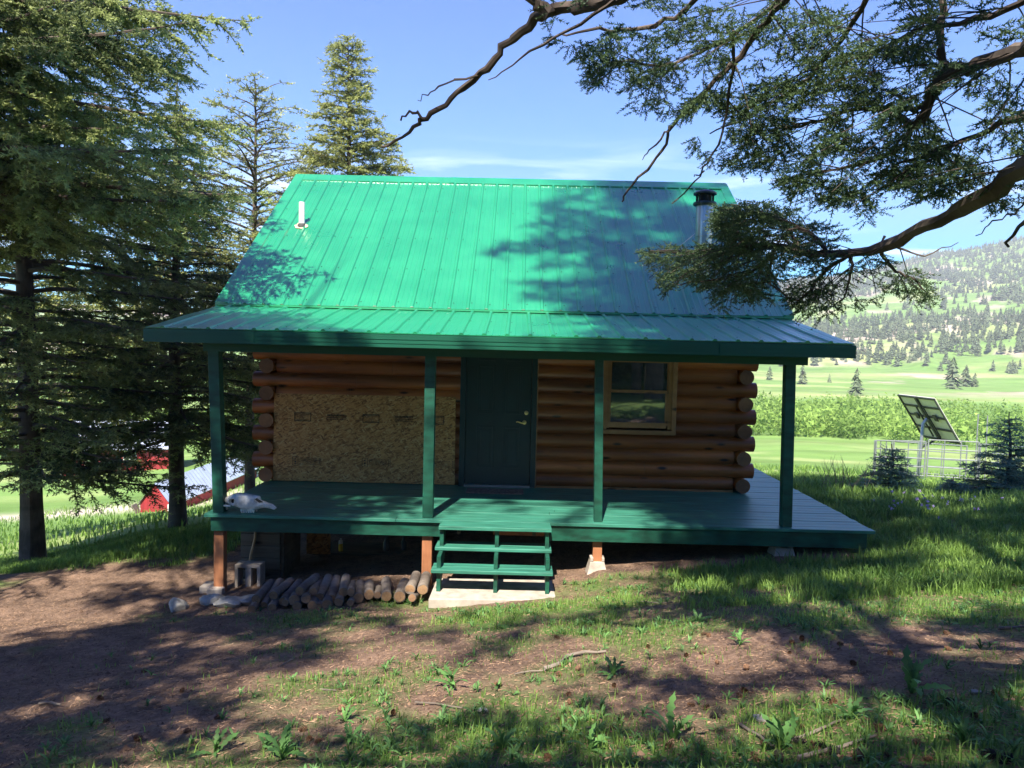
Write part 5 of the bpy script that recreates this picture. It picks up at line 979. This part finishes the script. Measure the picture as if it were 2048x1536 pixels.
# needle litter and soil crumbs
N = 160000; X = g.uniform(-6, 6, N); Y = 2.2 + 9 * g.uniform(0, 1, N) ** 1.5; k = inview(X, Y, 120) & ~((X > -.9) & (X < .5) & (Y > 7.62) & (Y < 8.4)); X, Y = X[k], Y[k]; n = len(X); a = g.uniform(0, 6.28, n); L = g.uniform(.012, .05, n); W = g.uniform(.001, .0028, n); Z = hgt(X, Y) + (fbm(X * 6, Y * 6, 61, 3) - .5) * .030 * (1 - .6 * grassd(X, Y)) + .003
tz = g.uniform(-.15, .35, n) * L; dx, dy = np.cos(a) * L / 2, np.sin(a) * L / 2; wx, wy = -np.sin(a) * W, np.cos(a) * W
V = np.stack([np.stack([X - dx - wx, Y - dy - wy, Z], -1), np.stack([X - dx + wx, Y - dy + wy, Z + W], -1), np.stack([X + dx, Y + dy, Z + tz + .002], -1)], 1).reshape(-1, 3)
tag(add_mesh('needle_litter', V, np.arange(len(V), dtype=np.int32).reshape(-1, 3), M['litter'], None, False, rnd=np.repeat(g.uniform(0, 1, n) ** 1.3, 3)), 'dry conifer needles and bark crumbs strewn over the soil', 'litter', kind='stuff')
N = 26000; X = g.uniform(-6, 6, N); Y = 2.2 + 8 * g.uniform(0, 1, N) ** 1.4; k = inview(X, Y, 120) & ~((X > -.9) & (X < .5) & (Y > 7.62)); X, Y = X[k], Y[k]; n = len(X); s_ = g.uniform(.003, .011, n) * (1 + (g.uniform(0, 1, n) > .97) * 1.2); Z = hgt(X, Y) + (fbm(X * 6, Y * 6, 61, 3) - .5) * .030
oc = np.array([[1, 0, 0], [0, 1, 0], [-1, 0, 0], [0, -1, 0], [0, 0, .8], [0, 0, -.6]]); fc = np.array([[0, 1, 4], [1, 2, 4], [2, 3, 4], [3, 0, 4]]); V = np.stack([X, Y, Z], -1)[:, None, :] + oc[None] * s_[:, None, None] * g.uniform(.5, 1.4, (n, 6, 3)); F = (np.arange(n)[:, None, None] * 6 + fc[None]).reshape(-1, 3)
tag(add_mesh('soil_crumbs', V.reshape(-1, 3), F.astype(np.int32), M['litter'], None, False, rnd=np.repeat(g.uniform(0, .7, n), 6)), 'small clods and pebbles on the bare soil', 'soil', kind='stuff')
# cones
def cone_mesh():
    T = []; g_ = np.random.default_rng(3); rr_ = []
    for k in range(46):
        t = k / 45; a = k * 2.4; z = -.5 + t; r = .30 * math.sin(math.pi * (t * .82 + .14)) + .03; c = np.array([r * math.cos(a), r * math.sin(a), z]); o2 = np.array([math.cos(a), math.sin(a), .35]) * .16; s_ = np.array([-math.sin(a), math.cos(a), 0]) * .12; b = np.array([r * .35 * math.cos(a), r * .35 * math.sin(a), z - .08])
        T += [[b - s_ * .6, b + s_ * .6, c + o2 + s_], [b - s_ * .6, c + o2 + s_, c + o2 - s_], [c + o2 - s_, c + o2 + s_, c + o2 * 1.5 + np.array([0, 0, .04])]]; rr_ += [g_.uniform(0, 1)] * 9
    return np.array(T).reshape(-1, 3), rr_
CM, CR_ = cone_mesh(); cp = add_mesh('pine_cone', CM, np.arange(len(CM), dtype=np.int32).reshape(-1, 3), M['cone'], None, False, rnd=CR_)
tag(cp, 'small brown fallen cone lying on the soil', 'pine cone', 'fallen cones in the yard'); cp2 = cp.copy(); cp2.data = cp.data.copy(); C.objects.link(cp2); cp2.data.materials.clear(); cp2.data.materials.append(M['conedark'] if 'conedark' in M else M['bark'])
spots = []
for i in range(62):
    if i < 46: u, v = g.uniform(1080, 2040), g.uniform(1270, 1530)
    else: u, v = g.uniform(150, 1100), g.uniform(1330, 1530)
    spots.append((u, v, 0))
for u, v in ((1440, 1428), (1640, 1500), (1560, 1520), (1900, 1410), (1720, 1518), (1980, 1515), (1430, 1436), (1668, 1508), (1600, 1488), (2010, 1525)): spots.append((u, v, 1))
f0 = f1 = True
for u, v, dk_ in spots:
    p_ = gp(u, v)
    if dk_: c_ = cp2 if f1 else cp2.copy(); f1_ = f1; f1 = False
    else: c_ = cp if f0 else cp.copy(); f1_ = f0; f0 = False
    if not f1_: C.objects.link(c_)
    s_ = g.uniform(.03, .045) if not dk_ else .052; c_.location = (p_[0], p_[1], p_[2] + .012); c_.scale = (s_ * .8, s_ * .8, s_); c_.rotation_euler = (R(90) + g.normal(0, .3), g.normal(0, .5), g.uniform(0, 6.28))
    c_['label'] = 'dark closed cone lying among the twigs in the lower right' if dk_ else ('small brown fallen cone on the soil in the right yard' if u > 1080 else 'small brown fallen cone on the soil in the left yard'); c_['category'] = 'pine cone'; c_['group'] = 'fallen cones in the yard'
# sticks
STK = [([(1090, 1343), (1115, 1335), (1135, 1318), (1170, 1309), (1212, 1308)], .014, 'thick curved stick lying in the middle of the yard'), ([(1030, 1352), (1060, 1346), (1090, 1344)], .006, 'thin twig touching the left end of the curved stick'), ([(830, 1408), (870, 1412), (925, 1420)], .006, 'straight thin stick on dark soil below the woodpile'), ([(78, 1413), (100, 1410), (122, 1414)], .010, 'pale short stick alone at the lower left'), ([(560, 1335), (590, 1318)], .005, 'short twig on the sunlit soil left of centre'), ([(1575, 1490), (1640, 1465), (1700, 1440)], .008, 'slanting twig among cones in the lower right'), ([(1480, 1455), (1520, 1480), (1550, 1500)], .008, 'pale broken twig in the lower right'), ([(1280, 1205), (1320, 1208), (1345, 1206)], .005, 'thin pale twig right of the concrete slab'), ([(2000, 1262), (2048, 1258)], .012, 'stick at the right edge of the yard'), ([(640, 1382), (672, 1384)], .006, 'short stick below the left end of the woodpile'), ([(1600, 1525), (1680, 1500), (1750, 1478)], .009, 'long twig near the bottom right corner'), ([(420, 1183), (440, 1190), (452, 1180)], .006, 'twig beside the left deck post')]
for pts_, r_, lb in STK:
    q = MB(); P_ = [gp(*a) + np.array([0, 0, r_ * .9 + .006]) for a in pts_]; P2 = []
    for a, b in zip(P_[:-1], P_[1:]):
        for f_ in (0, .5): P2.append(a * (1 - f_) + b * f_ + np.array([g.normal(0, r_ * .5), g.normal(0, r_ * .5), 0]))
    P2.append(P_[-1]); q.tube([tuple(x) for x in P2], list(np.linspace(r_, r_ * .6, len(P2))), 7, jit=.2); tag(q.build('fallen_stick', M['grey'], None, True), lb, 'stick', 'fallen sticks in the yard')
for k, (u, v, lb) in enumerate(((967, 1424, 'small white chip lying on the soil at lower centre'), (1520, 1440, 'pale bark chip in the lower right yard'), (1950, 1386, 'white chip beside the tall leafy weed'), (358, 1217, 'tiny white chip near the lone rock'))):
    p_ = gp(u, v); s_ = .028 + .012 * (k == 1); q = MB(); pts_ = [(p_[0] + s_ * math.cos(a) * g.uniform(.6, 1.2), p_[1] + s_ * math.sin(a) * g.uniform(.5, 1), p_[2] + .012) for a in np.linspace(0, 6.28, 7)[:-1]]; q.add(pts_ + [(x, y, z - .008) for x, y, z in pts_], [tuple(range(6))] + [(i, i + 6, (i + 1) % 6 + 6, (i + 1) % 6) for i in range(6)]); tag(q.build('bark_chip', M['rock'], None), lb, 'chip', 'pale chips on the soil')
# bare shrub and flowers at the field edge
for (x, y, n_, h_, lb) in ((6.0, 13.6, 30, .62, 'leafless thin shrub between the porch post and the small spruce'), (10.2, 12.2, 16, .5, 'sprawling bare shrub in the grass at the right edge')):
    q = MB(); 
    for i in range(n_):
        a = g.uniform(0, 6.28); l = h_ * g.uniform(.6, 1.1); s_ = g.uniform(.2, .9); b0 = np.array([x + g.normal(0, .28), y + g.normal(0, .1), 0]); b0[2] = gz(b0[0], b0[1]); b1 = b0 + np.array([math.cos(a) * l * s_ * .5, math.sin(a) * l * s_ * .5, l * .6]); b2 = b1 + np.array([math.cos(a + .4) * l * .3 * s_, math.sin(a) * l * .2, l * .4]); q.tube([b0, b1, b2], [.006, .004, .002], 4); q.tube([b1, b1 + (b2 - b1) * .6 + np.array([-.08 * l, 0, .1 * l])], [.003, .0015], 3)
    tag(q.build('bare_shrub', M['grey'], None), lb, 'shrub', 'leafless shrubs at the field edge')
X = g.uniform(5.2, 9.5, 120); Y = g.uniform(9.5, 12.0, 120); k = fbm(X * 1.2, Y * 1.2, 151, 2) > .52; X, Y = X[k], Y[k]; Z = hgt(X, Y) + g.uniform(.12, .2, len(X)); V = np.stack([X, Y, Z], -1)[:, None, None, :] + g.normal(0, .014, (len(X), 7, 3, 3)); V = V.reshape(-1, 3)
tag(add_mesh('wildflowers', V, np.arange(len(V), dtype=np.int32).reshape(-1, 3), M['flower'], None), 'scattered tiny lilac flowers in the grass right of the deck', 'flowers', kind='stuff')

# ------------------------------------------------------------------ air
hz = MB().box(-1500, 1500, -300, 1750, -40, 330).build('haze', None); tag(hz, 'thin pale summer haze filling the valley air', 'haze', kind='stuff')
m = bpy.data.materials.new('haze'); m.use_nodes = True; t = m.node_tree; t.nodes.remove(t.nodes['Principled BSDF']); vp_ = t.nodes.new('ShaderNodeVolumePrincipled'); vp_.inputs['Color'].default_value = (.93, .96, 1, 1); vp_.inputs['Density'].default_value = .00042; vp_.inputs['Anisotropy'].default_value = .1
t.links.new(vp_.outputs[0], t.nodes['Material Output'].inputs['Volume']); hz.data.materials.append(m)
